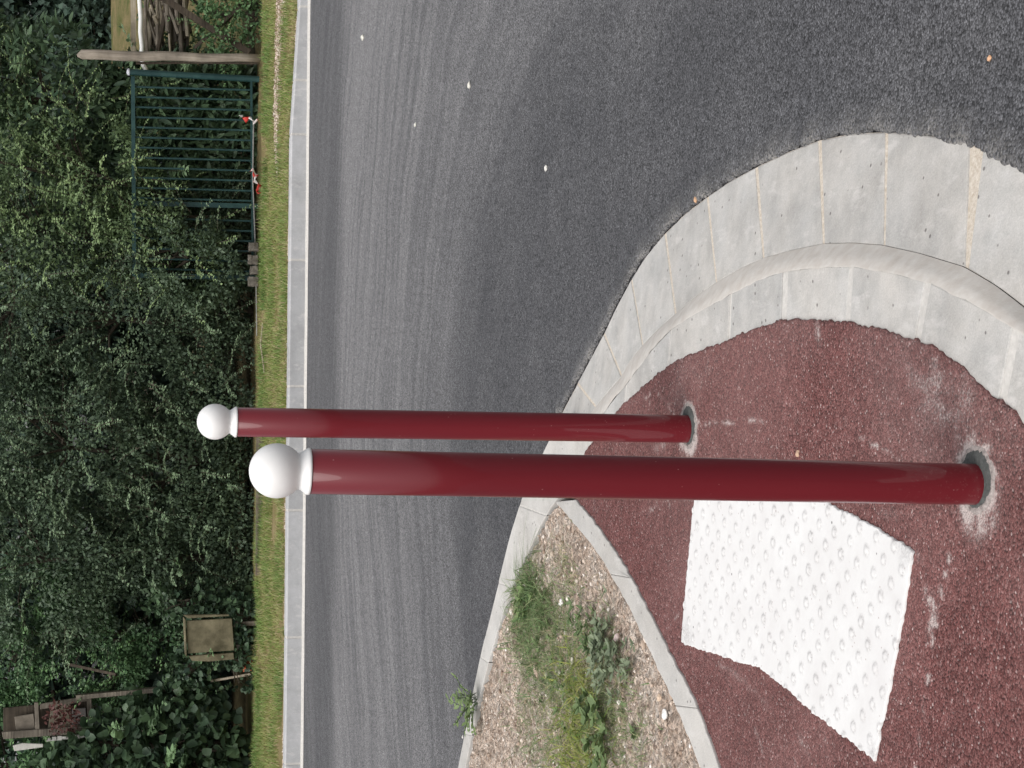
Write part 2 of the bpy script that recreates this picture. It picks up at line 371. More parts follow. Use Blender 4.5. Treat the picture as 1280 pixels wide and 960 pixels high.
# ---------------------------------------------------------------- island kerb (stones, mortar)
def stone(name, A, B, mat, parent, depth=0.16, bev=0.004, nseg=5, label=None):
    """A: outer edge points, B: inner edge points (same direction)"""
    bm = bmesh.new()
    top = [bm.verts.new(p) for p in A] + [bm.verts.new(p) for p in reversed(B)]
    f = bm.faces.new(top)
    if f.calc_area() and (f.normal_update() or f.normal.z < 0): f.normal_flip()
    r = bmesh.ops.extrude_face_region(bm, geom=[f]); nv = [g for g in r['geom'] if isinstance(g, bmesh.types.BMVert)]
    for v in top: v.co.z -= 0  # top stays
    # the extruded copy becomes the underside
    for v in nv: v.co.z -= depth
    bmesh.ops.recalc_face_normals(bm, faces=bm.faces)
    es = [e for e in bm.edges if all(v in top for v in e.verts)]
    es = [e for e in es if e.is_valid and len(e.link_faces) == 2 and abs(e.calc_face_angle(0)) > 0.4]
    bmesh.ops.bevel(bm, geom=es, offset=bev, segments=2, affect='EDGES', profile=0.5)
    o = from_bm(name, bm, mat, parent)
    if label: o['label'] = label
    return o
def ring(name, A, B, cuts, mat, parent, gap, jr=3):
    """cuts: list of (sA, sB, gap) along A and B"""
    for (a0, b0, g0), (a1, b1, g1) in zip(cuts, cuts[1:]):
        ga, gb = 0.5*gap, 0.5*gap
        n = 6
        pa = [at_s(A, a0+ga*g0[0] + (a1-a0-ga*g0[0]-ga*g1[0])*i/n) for i in range(n+1)]
        pb = [at_s(B, b0+gb*g0[1] + (b1-b0-gb*g0[1]-gb*g1[1])*i/n) for i in range(n+1)]
        k = random.uniform(-.0015, .0015)
        for p in pa+pb: p.z += k
        stone(name, pa, pb, mat, parent)
def strip(name, rows, mat, parent=None, nz=0.0, flat=False):
    """rows: list of polylines resampled to same count"""
    n = 160; V = []
    for pl in rows:
        L = plen(pl)
        for i in range(n+1):
            p = at_s(pl, L*i/n); V.append((p.x, p.y, p.z + nz*noise.noise(p*25)))
    F = []
    for r in range(len(rows)-1):
        for i in range(n):
            a = r*(n+1)+i; F.append((a, a+1, a+n+2, a+n+1))
    o = from_np(name, np.array(V), [np.array(F)], mat, parent, smooth=not flat)
    bm = bmesh.new(); bm.from_mesh(o.data); bmesh.ops.recalc_face_normals(bm, faces=bm.faces)
    if sum(f.normal.z for f in bm.faces) < 0: bmesh.ops.reverse_faces(bm, faces=bm.faces)
    bm.to_mesh(o.data); bm.free(); return o

kerb = empty('island_kerb', G(1029, 250, 0), 'pale concrete kerb of wedge shaped stones curving around the rounded nose of the red traffic island', 'kerb', rot=(0, 0, 0))
kloc = kerb.location.copy()
def rel(o, root):      # keep world place when parented to an empty away from the origin
    o.matrix_parent_inverse = Matrix.Translation(root.location).inverted(); return o
ZO, ZC = 0.010, 0.050
A = g2(OUT, ZO); 
# the crease runs on as far as the outer gutter stones do
CRSx = CRS + [(787, 452), (776, 472), (760, 490), (742, 512), (722, 540)]
B = g2(CRSx, ZC)
J = [((1350, 266), (1351, 436), (1, 1)), ((1220, 181), (1208, 335), (5.0, 1.2)), ((1108, 165), (1105, 307), (1.6, 1)), ((1024, 176), (1029, 305), (1.8, 1)), ((945, 209), (954, 323), (1.8, 1)),
     ((884, 246), (895, 353), (1.5, 1)), ((831, 292), (844, 393), (1.3, 1)), ((789, 350), (803, 432), (1.2, 1)), ((755, 418), (777, 471), (1.2, 1)), ((722, 480), (745, 510), (1.2, 1))]
cuts = [(closest_cut(A, G(*o, ZO)), closest_cut(B, G(*i, ZC)), g) for o, i, g in J]
cuts = [(0.0, 0.0, (0, 0))] + cuts + [(plen(A)-.002, plen(B)-.002, (0, 0))]
before = set(COL.objects)
ring('gutter_stone', A, B, cuts, M['kerb'], kerb, 0.011)
# sandy bedding seen in the joints
lowA = [p - Vector((0, 0, 0.0022)) for p in A]; lowB = [p - Vector((0, 0, 0.0022)) for p in B]
strip('joint_sand', [lowA, lowB], M['sand_joint'], kerb, 0.0015)
Rd = g2(REDE[:21], ZK)
# riser fillet
T = g2(BEV + [(797, 460), (785, 477), (770, 495), (753, 517), (733, 545)], ZK)
strip('mortar_fillet', [[p + Vector((0, 0, 0.001)) for p in B], [(a+b)/2 + Vector((0, 0, 0.004)) for a, b in zip([at_s(B, plen(B)*i/60) for i in range(61)], [at_s(T, plen(T)*i/60) for i in range(61)])], [p + Vector((0, 0, 0.0015)) for p in T], [p + Vector((0, 0, 0.0012)) + (q_-p).normalized()*(.003+.004*noise.noise(p*14)+.002*noise.noise(p*60)) for p, q_ in [(at_s(T, plen(T)*i/160), at_s(Rd, plen(Rd)*i/160)) for i in range(161)]]], M['fillet'], kerb, 0.0008, flat=True)
JI = [((1350, 465), (1352, 586), (2, 2)), ((1270, 409), (1252, 502), (2, 2)), ((1160, 353), (1147, 424), (2.4, 2.2)), ((1064, 332), (1061, 403), (2.2, 2.2)), ((981, 338), (981, 400), (2.6, 2.6)), ((914, 367), (913, 424), (1.5, 1.5)), ((839, 411), (836, 457), (1.5, 1.5)), ((783, 480), (781, 504), (1.6, 1.6))]
cI = [(closest_cut(T, G(*o, ZK)), closest_cut(Rd, G(*i, ZK)), g) for o, i, g in JI]
cI = [(0.0, 0.0, (0, 0))] + cI + [(plen(T)-.002, plen(Rd)-.002, (0, 0))]
# inner stones run a little under the red surfacing
Rin = []
for i, p in enumerate(Rd):
    q = Rd[min(i+1, len(Rd)-1)] - Rd[max(i-1, 0)]; nrm = Vector((-q.y, q.x, 0)).normalized(); Rin.append(p + nrm*0.03)
ring('kerb_stone', T, Rin, cI, M['kerb'], kerb, 0.010)
strip('joint_mortar', [[p - Vector((0, 0, 0.002)) for p in T], [p - Vector((0, 0, 0.002)) for p in Rin]], M['mortar'], kerb, 0.001)
for o in set(COL.objects)-before: rel(o, kerb)

# narrow kerb between road and soil
lk = empty('road_kerb', G(620, 760, 0), 'narrow pale concrete kerb between grey road and weedy soil patch', 'kerb')
before = set(COL.objects)
A = g2(LOUT, ZK-.004); B = g2(LIN, ZK)
s0 = 0; LA, LB = plen(A), plen(B)
JL = [((676, 571), (724, 590)), ((648, 634), (682, 643)), ((622, 731), (640, 735)), ((599, 823), (610, 828)), ((580, 920), (589, 918))]
c = [(0, 0, (0, 0))] + [(closest_cut(A, G(*o, ZK)), closest_cut(B, G(*i, ZK)), (1, 1)) for o, i in JL] + [(LA-.002, LB-.002, (0, 0))]
ring('kerb_stone', A, B, c, M['edging'], lk, 0.006)
strip('joint_mortar', [[p - Vector((0, 0, 0.003)) for p in A], [p - Vector((0, 0, 0.003)) for p in B]], M['mortar'], lk, 0.001)
strip('kerb_face', [[p + Vector((-.004, .003, -0.11)) for p in A], [p + Vector((-.002, .002, -0.006)) for p in A]], M['edging'], lk)
for o in set(COL.objects)-before: rel(o, lk)
# edging between soil and red path
ek = empty('path_edging', G(800, 760, 0), 'thin rough concrete edging strip between weedy soil patch and red path', 'edging')
before = set(COL.objects)
ZE = 0.100
A = g2(SOILE, ZE); B = g2(EDGR, ZE)
LA, LB = plen(A), plen(B); c = []
q = random.Random(4)
for k in range(4): c.append((LA*k/3*(1-1e-4), LB*k/3*(1-1e-4), (0.5, 0.5) if 0 < k < 3 else (0, 0)))
def rough_line(pl, amp):
    return [p + Vector((noise.noise(p*40), noise.noise(p*40+Vector((5, 5, 5))), 0))*amp for p in resample(pl, 0.02)]
A = rough_line(A, 0.006); B = rough_line(B, 0.008)
for (a0, b0, g0), (a1, b1, g1) in zip(c, c[1:]):
    n = 60
    ga, gb = .001*g0[0], .001*g1[0]
    pa = [at_s(A, a0+ga+(a1-a0-ga-gb)*i/n) for i in range(n+1)]; pb = [at_s(B, b0+ga+(b1-b0-ga-gb)*i/n) for i in range(n+1)]
    stone('edging_strip', pa, pb, M['edging'], ek, 0.15, 0.003)
for o in set(COL.objects)-before: rel(o, ek)

# ---------------------------------------------------------------- road
RDV = g2(OUT, 0)+g2(LOUT[1:], 0)
def road_attr(V):
    d = np.full(len(V), 9.0)
    for a, b in zip(RDV, RDV[1:]): d = np.minimum(d, segdist(V, a, b)[0])
    n = np.array([noise.noise(Vector((x*9, y*9, 0))) for x, y in V])
    out = np.clip(1-d/0.07, 0, 1)*np.clip(.45+n, 0, 1)*0.5
    return out
roadpoly = [(-9, 13.32), (9, 14.10), (9, -1), (1.2, -1)] + [(p.x-.012, p.y-.006) for p in reversed(RDV)][::-1] + [(-9, 11.5)]
# order: far-left, far-right, near-right, then along the island outline from near to far-left
roadpoly = [(-9, 13.32), (9, 14.10), (9, -1), (-1.0, -1.0)] + [(p.x-.02, p.y-.004) for p in RDV] + [(-6.5, 13.0)]
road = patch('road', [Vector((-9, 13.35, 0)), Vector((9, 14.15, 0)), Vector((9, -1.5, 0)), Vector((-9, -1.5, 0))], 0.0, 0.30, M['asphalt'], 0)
tag(road, kind='structure')
# rolled asphalt lapping ragged over the edge of the gutter stones
band_in, band_out = [], []
full = resample(g2(OUT, 0), 0.006)
V = []; n = len(full)
for i, p in enumerate(full):
    t = (full[min(i+4, n-1)] - full[max(i-4, 0)]).normalized(); nr = Vector((t.y, -t.x, 0))
    if nr.x < 0: nr = -nr
    jj = 0.010*noise.noise(p*60)+0.010*noise.noise(p*18)-0.002
    for off, z in ((-jj-0.004, 0.004), (-jj, 0.0165+.002*noise.noise(p*90)), (0.020-jj*.3, 0.0155), (0.07, 0.005), (0.14, 0.001)):
        q2 = p + nr*off; V.append((q2.x, q2.y, z))
Fc = [(i*5+k, i*5+k+1, (i+1)*5+k+1, (i+1)*5+k) for i in range(n-1) for k in range(4)]
lap = from_np('road_edge', np.array(V), [np.array(Fc)], M['asphalt'], smooth=True)
bm = bmesh.new(); bm.from_mesh(lap.data); bmesh.ops.recalc_face_normals(bm, faces=bm.faces)
if sum(f.normal.z for f in bm.faces) < 0: bmesh.ops.reverse_faces(bm, faces=bm.faces)
bm.to_mesh(lap.data); bm.free()
Aa = lap.data.attributes.new('dust', 'FLOAT', 'POINT')
va = np.array(V); Aa.data.foreach_set('value', np.array([max(0, (0.55 if k in (0, 1) else 0.3 if k == 2 else 0) * (0.6+noise.noise(Vector(v)*12))) for i, v in enumerate(V) for k in [i % 5]], dtype=np.float32))
tag(lap, kind='structure')

# ---------------------------------------------------------------- red island surfacing
redpoly = g2(REDE, ZR) + g2(EDGR[1:], ZR)
last = redpoly[-1]
redpoly = [Vector((p.x, p.y, ZR)) for p in redpoly] + [Vector((-2.6, 3.6, ZR)), Vector((-2.6, -1.0, ZR)), Vector((-.4, -1.0, ZR)), Vector((-.05, 1.6, ZR))]
BN, BF = G(1222, 605.5, ZR), G(862, 536.3, ZR)
marks = [  # ((photo points), width m, strength): cement scratches and drips
    ([(868, 529), (900, 530), (930, 527), (958, 526)], .007, .9), ([(1071, 547), (1100, 558), (1130, 575)], .006, .8),
    ([(1190, 690), (1180, 735), (1168, 800), (1160, 860), (1150, 930), (1146, 960)], .005, .85),
    ([(1160, 740), (1172, 765), (1164, 785)], .022, .75), ([(845, 520), (820, 486), (806, 500)], .007, .6), ([(815, 492), (812, 512)], .007, .7),
    ([(890, 440), (878, 480), (873, 500)], .012, .35), ([(880, 470), (905, 440), (912, 432)], .02, .25),
    ([(1140, 470), (1175, 510), (1195, 545)], .055, .42), ([(1170, 455), (1185, 520)], .03, .5), ([(1200, 470), (1212, 545)], .04, .35),
    ([(1022, 404), (1025, 430)], .022, .7), ([(1060, 425), (1062, 440)], .012, .5),
    ([(825, 610), (822, 630), (812, 640)], .01, .6), ([(836, 626), (842, 640)], .008, .6), ([(820, 560), (832, 556)], .02, .5),
    ([(900, 830), (930, 850), (960, 880)], .012, .4), ([(945, 910), (955, 940)], .01, .6), ([(1000, 920), (1010, 940)], .015, .5), ([(850, 768), (844, 776)], .006, .9), ([(1030, 930), (1040, 910)], .01, .4),
    ([(1146, 690), (1152, 700)], .014, .8), ([(1125, 645), (1100, 640)], .02, .3), ([(740, 600), (745, 640)], .01, .3)]
def red_attr(V):
    out = np.zeros(len(V))
    nn = np.array([noise.noise(Vector((x*30, y*30, 2))) for x, y in V]); n2 = np.array([noise.noise(Vector((x*9, y*9, 7))) for x, y in V])
    for pts, wd, st in marks:
        gp = g2(pts, ZR)
        for a, b in zip(gp, gp[1:]):
            d, t = segdist(V, a, b); out = np.maximum(out, st*.85*np.clip(1.4-d/(wd*.6), 0, 1)*np.clip(.75+nn*1.3, 0, 1))
    for c, r in ((BN, .075), (BF, .068)):
        d = np.linalg.norm(V-np.array([c.x, c.y]), axis=1); ang = np.arctan2(V[:, 1]-c.y, V[:, 0]-c.x)
        out = np.maximum(out, np.clip(1-(d-r*.85)/(.035+.02*n2), 0, 1)*np.clip(.75+nn, 0, 1)*(d > .03))
    q = G(1222, 650, ZR); d = np.linalg.norm((V-np.array([q.x, q.y]))*np.array([1.2, .8]), axis=1); out = np.maximum(out, .7*np.clip(1.5-d/.045, 0, 1)*np.clip(.8+nn, 0, 1))
    # dusty band beside the kerb at the near right
    q = G(1180, 480, ZR); d = np.linalg.norm((V-np.array([q.x, q.y]))*np.array([1, .55]), axis=1); out = np.maximum(out, .38*np.clip(1.3-d/.16, 0, 1)*np.clip(.55+n2+nn*.5, 0, 1))
    for (px, py, r, s) in ((1260, 560, .12, .2), (1000, 420, .08, .15), (860, 490, .12, .22), (1120, 430, .08, .25)):
        q = G(px, py, ZR); d = np.linalg.norm((V-np.array([q.x, q.y]))*np.array([1, .5]), axis=1); out = np.maximum(out, s*np.clip(1.4-d/r, 0, 1)*np.clip(.7+n2, 0, 1))
    return out
red = patch('pavement', redpoly, ZR+.003, 0.011, M['red'], 0.006, 0.012, attr=red_attr)
tag(red, kind='structure')

# ---------------------------------------------------------------- tactile paving
TAC = [(880, 596), (873, 615), (868, 660), (861, 735), (855, 802), (861, 806), (880, 812), (902, 818), (928, 828), (952, 833), (975, 852), (998, 870), (1020, 889), (1040, 906), (1070, 928), (1098, 950), (1104, 915), (1111, 881), (1119, 842), (1127, 802), (1136, 745), (1146, 689), (1130, 678), (1115, 670), (1094, 658), (1073, 645), (1054, 636), (1036, 627), (1010, 614), (975, 596)]
tp = g2(TAC, ZR); ZT = ZR+.009
split = [np.array(G(985, 590, ZR))[:2], np.array(G(962, 860, ZR))[:2]]
domes = []
for side, ang in ((0, rad(3.5)), (1, rad(8.0))):
    ux = np.array([math.cos(ang), -math.sin(ang)]); uy = np.array([math.sin(ang), math.cos(ang)])
    o = np.array(G(877, 622, ZR))[:2] if side == 0 else np.array(G(1110, 700, ZR))[:2]
    for i in range(-30, 30):
        for j in range(-30, 30):
            p = o + ux*i*.0362 + uy*(j+.5*(i % 2))*.079
            cr = (split[1][0]-split[0][0])*(p[1]-split[0][1])-(split[1][1]-split[0][1])*(p[0]-split[0][0])
            ref = (split[1][0]-split[0][0])*(4.5-split[0][1])-(split[1][1]-split[0][1])*(-.5-split[0][0])
            if (cr*ref > 0) == (side == 0):
                domes.append(p)
domes = np.array(domes)
def tac_z(V):
    z = np.full(len(V), ZT)
    for p in domes:
        k = np.where((abs(V[:, 0]-p[0]) < .016) & (abs(V[:, 1]-p[1]) < .016))[0]
        if len(k):
            d = np.linalg.norm(V[k]-p, axis=1)/.0115; z[k] += .0034*np.clip(1-d**2, 0, 1)**.8
    return z
def dome_attr(V):      # grime gathered round each dome, worn corners
    a = np.zeros(len(V))
    for i, p in enumerate(domes):
        k = np.where((abs(V[:, 0]-p[0]) < .02) & (abs(V[:, 1]-p[1]) < .02))[0]
        if len(k):
            d = np.linalg.norm(V[k]-p, axis=1); s = .42+.5*abs(noise.noise(Vector((p[0]*11, p[1]*11, 0))))
            a[k] = np.maximum(a[k], s*np.exp(-((d-.0105)/.0034)**2))
    for px, py, r in ((862, 795, .06), (1137, 685, .05), (1096, 940, .03)):
        q = G(px, py, ZR); d = np.linalg.norm(V-np.array([q.x, q.y]), axis=1); a = np.maximum(a, .6*np.clip(1-d/r, 0, 1))
    return a
tac = patch('tactile_paving', tp, ZT, 0.0042, M['tactile'], 0.004, 0.0075, zfun=tac_z)
At = tac.data.attributes.new('tint', 'FLOAT', 'POINT'); vv = np.zeros(len(tac.data.vertices)*3, dtype=np.float32); tac.data.vertices.foreach_get('co', vv)
At.data.foreach_set('value', dome_attr(vv.reshape(-1, 3)[:, :2]).astype(np.float32))
tag(tac, 'white tactile paving panel with rows of small domes on the red path beside the bollards', 'tactile paving')

# ---------------------------------------------------------------- bollards
HB = 1.163
def make_bollard(label, base, top):
    root = empty('bollard', base, label, 'bollard', 'dark red bollards with white ball tops on the traffic island')
    dv = (top-base); root.rotation_euler = (0, math.atan2(dv.x, dv.z), 0)
    bm = bmesh.new(); lathe_bm(bm, [(0.0359, -.10), (0.0359, .3), (0.0359, .6), (0.0359, .9), (0.0359, HB-.001), (0.0345, HB)], 64)
    from_bm('tube', bm, M['redpaint'], root, True)
    bm = bmesh.new(); r = .0436; nk = .0285; cz = .020+math.sqrt(r*r-nk*nk)
    prof = [(0.0, HB+.0005), (.0366, HB+.0005), (.0374, HB+.0015), (.0374, HB+.0045), (.0355, HB+.0075), (.0325, HB+.0115), (.0297, HB+.0155), (.0285, HB+.019)]
    a0 = math.asin((cz-.020)/r)
    prof += [(r*math.cos(-a0+(math.pi/2+a0)*i/24), HB+cz+r*math.sin(-a0+(math.pi/2+a0)*i/24)) for i in range(1, 24)] + [(0, HB+cz+r)]
    lathe_bm(bm, prof, 64); from_bm('ball_cap', bm, M['whitepaint'], root, True)
    # ring of dark mortar round the foot
    bm = bmesh.new(); n = 72; rings = []
    for k, rr in enumerate((.033, .042, .050)):
        rings.append([bm.verts.new((.005*k+(rr + (.006*noise.noise(Vector((math.cos(t)*3, math.sin(t)*3, base.y)))+.003*noise.noise(Vector((math.cos(t)*11, math.sin(t)*11, base.y))) if k else 0))*math.cos(t), (rr*1.12 + (.006*noise.noise(Vector((math.cos(t)*3, math.sin(t)*3, base.y+4))) if k else 0))*math.sin(t), (.0075, .0072, .0045)[k]+.001*noise.noise(Vector((math.cos(t)*20, math.sin(t)*20, k))))) for t in [2*math.pi*i/n for i in range(n)]])
    for a, b in zip(rings, rings[1:]):
        for i in range(n): bm.faces.new((a[i], b[i], b[(i+1) % n], a[(i+1) % n]))
    from_bm('mortar_ring', bm, M['darkmortar'], root, True)
    bm = bmesh.new(); rings = []          # pale cement crumbs around the mortar
    for k, rr in enumerate((.048, .0545, .060)):
        rings.append([bm.verts.new((.009+(rr+.007*noise.noise(Vector((math.cos(t)*6, math.sin(t)*6, base.y+k)))) * math.cos(t), (rr*1.1+.007*noise.noise(Vector((math.cos(t)*7, math.sin(t)*7, base.y+8)))) * math.sin(t), (.0040, .0070, .0030)[k]+.0025*noise.noise(Vector((math.cos(t)*25, math.sin(t)*25, k))))) for t in [2*math.pi*i/n for i in range(n)]])
    for a, b in zip(rings, rings[1:]):
        for i in range(n): bm.faces.new((a[i], b[i], b[(i+1) % n], a[(i+1) % n]))
    from_bm('cement_rim', bm, M['dustrim'], root, True)
    return root
make_bollard('nearer and larger dark red bollard with white ball top, beside the white tactile panel', BN, P(389, 589.3, BN.y))
make_bollard('farther and smaller looking dark red bollard with white ball top, set near the inner kerb', BF, P(299, 527.6, BF.y))

# ---------------------------------------------------------------- far kerb
fk = empty('far_kerb', G(380, 480, 0), 'long pale grey concrete kerb between far side of road and grass verge', 'kerb')
before = set(COL.objects)
ka, kb = G(379, 955, 0), G(388, 8, 0); kd = (kb-ka).normalized(); kn = Vector((-kd.y, kd.x, 0))
ys = [955, 797, 638, 483, 325, 168, 100, 8]
ss = [(G(381+(955-y)*-0+ (955-y)*.0095-2, y, 0)-ka).dot(kd) for y in ys]
ss = [ss[0]-3.0, ss[0]-2.0, ss[0]-1.0] + ss + [ss[-1]+1.0, ss[-1]+2.0]
def ktop(s):      # the kerb drops towards the field entrance on the right
    s1 = ss[8]; s2 = ss[10]
    return 0.142 if s < s1 else 0.142-(s-s1)/(s2-s1)*0.055 if s < s2 else 0.087
for s0, s1 in zip(ss, ss[1:]):
    bm = bmesh.new(); g = .010; ends = []
    for s in (s0+g, s1-g):
        h = ktop(s); c0 = ka + kd*s
        ends.append([bm.verts.new(c0 + kn*a + Vector((0, 0, b))) for a, b in ((.012, -.12), (.012, .0), (.022, h-.012), (.034, h), (.150, h), (.150, -.12))])
    a, b = ends; n = len(a)
    for i in range(n): bm.faces.new((a[i], a[(i+1) % n], b[(i+1) % n], b[i]))
    bm.faces.new(a[::-1]); bm.faces.new(b); bmesh.ops.recalc_face_normals(bm, faces=bm.faces)
    from_bm('kerb_stone', bm, M['kerb_far'], fk)
bm = bmesh.new(); a = ka+kd*ss[0]; b = ka+kd*ss[-1]      # pale mortar showing in the joints
va = []
for s in ss:
    c0 = ka+kd*s; h = ktop(s); va.append([bm.verts.new(c0+kn*q+Vector((0, 0, z))) for q, z in ((.016, -.1), (.016, 0), (.026, h-.008), (.040, h-.003), (.145, h-.003))])
for p, q in zip(va, va[1:]):
    for i in range(4): bm.faces.new((p[i], p[i+1], q[i+1], q[i]))
bmesh.ops.recalc_face_normals(bm, faces=bm.faces); from_bm('joint_mortar', bm, M['mortar'], fk)
bm = bmesh.new(); va = []; n = 300                          # pale mortar foot at the road
for i in range(n+1):
    c0 = a.lerp(b, i/n); w1 = -.018+.012*noise.noise(c0*3)
    va.append([bm.verts.new(c0+kn*q+Vector((0, 0, z))) for q, z in ((w1, .002), (w1+.012, .012), (.011, .020+.004*noise.noise(c0*5)), (.02, .02))])
for p, q in zip(va, va[1:]):
    for i in range(3): bm.faces.new((p[i], p[i+1], q[i+1], q[i]))
bmesh.ops.recalc_face_normals(bm, faces=bm.faces); from_bm('mortar_foot', bm, M['mortar'], fk, True)
for o in set(COL.objects)-before: rel(o, fk)

# ---------------------------------------------------------------- ground, verge, field
M['earth'] = simple('dark_earth', (0.075, 0.058, 0.042), 0.95, 0.4, 9, 0.8, 0.1, dist=0.02)
gm = patch('ground', [Vector((-200, -200, 0)), Vector((200, -200, 0)), Vector((200, 400, 0)), Vector((-200, 400, 0))], -0.03, 40, M['earth']); tag(gm, kind='structure')
mv = Mat('verge_soil', 0.95, 0.1)
n = mv.noise(6, 5, 0.7); mv.color(mv.mix(mv.ramp(n, [(0.35, 0), (0.65, 1)]), (0.17, 0.14, 0.06), (0.25, 0.20, 0.11))); mv.bump(mv.noise(40, 4), .8, .01); M['verge'] = mv.m
k0 = ka+kd*(-6)+kn*.149; k1 = ka+kd*13+kn*.149
def verge_z(V):
    base = np.array([.135 + .02*noise.noise(Vector((x*1.5, y*1.5, 0))) + .008*noise.noise(Vector((x*8, y*8, 0))) for x, y in V])
    s = (V-np.array([ka.x, ka.y]))@np.array([kd.x, kd.y]); t = np.clip((s-ss[8])/(ss[10]-ss[8]), 0, 1)
    near = np.clip(1-(V[:, 1]-14.1)/1.2, 0, 1)
    return base - .055*t*near - .008
vg = patch('verge', [Vector((k0.x, k0.y, 0)), Vector((k1.x, k1.y, 0)), Vector((13, 17.5, 0)), Vector((-12, 17.5, 0))], .13, .12, M['verge'], zfun=verge_z); tag(vg, kind='structure')
M['litter'] = simple('leaf_litter', (0.06, 0.045, 0.030), 0.95, 0.5, 14, 0.9, 0.1, dist=0.03, c2=(0.10, 0.085, 0.04))
hf = patch('hedge_ground', [Vector((-12, 17.45, 0)), Vector((13, 17.45, 0)), Vector((16, 34, 0)), Vector((-16, 34, 0))], .12, .4, M['litter'], zfun=lambda V: np.array([.125+.03*noise.noise(Vector((x, y, 0))) for x, y in V])); tag(hf, kind='structure')
mf = Mat('dry_field', 0.95, 0.1)
mf.color(mf.mix(mf.ramp(mf.noise(2.5, 6, 0.7), [(0.4, 0), (0.62, 1)]), (0.22, 0.17, 0.09), (0.10, 0.11, 0.04))); mf.bump(mf.noise(12, 5), .8, .05); M['field'] = mf.m
def bank_z(V):
    return np.array([.10+1.36*max(0, min(1, (y-19)/7.0))**1.2 + .07*noise.noise(Vector((x*.9, y*.9, 0))) + .03*noise.noise(Vector((x*4, y*4, 0))) for x, y in V])
bk = patch('field', [Vector((3.0, 18.8, 0)), Vector((14, 18.8, 0)), Vector((20, 60, 0)), Vector((2.5, 60, 0))], .1, .5, M['field'], zfun=bank_z); tag(bk, kind='structure')

# ---------------------------------------------------------------- leaves
KITE = (np.array([(0, 0, 0), (-.5, .45, .12), (0, 1, 0), (.5, .45, .12)]), [np.array([(0, 3, 2, 1)])])
OVAL = (np.array([(0, 0, 0), (-.36, .22, .08), (-.5, .5, .12), (-.3, .8, .06), (0, 1, -.05), (.3, .8, .06), (.5, .5, .12), (.36, .22, .08), (0, .5, 0)]),
        [np.array([(0, 8, 2, 1), (8, 4, 3, 2), (0, 7, 6, 8), (8, 6, 5, 4)])])
def unit(v): return v/np.maximum(np.linalg.norm(v, axis=1, keepdims=True), 1e-9)
def leaves(name, pos, axis, nrm, ln, wd, tint, mat, parent, shape=KITE):
    axis = unit(axis); side = unit(np.cross(axis, nrm)); up = np.cross(side, axis)
    T, fs = shape; k = len(T)
    V = (pos[:, None, :] + side[:, None, :]*(T[None, :, 0, None]*wd[:, None, None]) + axis[:, None, :]*(T[None, :, 1, None]*ln[:, None, None]) + up[:, None, :]*(T[None, :, 2, None]*wd[:, None, None]))
    V = V.reshape(-1, 3); base = (np.arange(len(pos))*k)[:, None, None]
    fl = [(f[None]+base).reshape(-1, f.shape[1]) for f in fs]
    return from_np(name, V, fl, mat, parent, tint=np.repeat(np.clip(tint, 0, 1), k))
def rnd(n): return unit(RNG.normal(size=(n, 3)))
def nz(P_, s, o=0): return np.array([noise.noise(Vector((p[0]*s+o, p[1]*s, p[2]*s))) for p in P_])

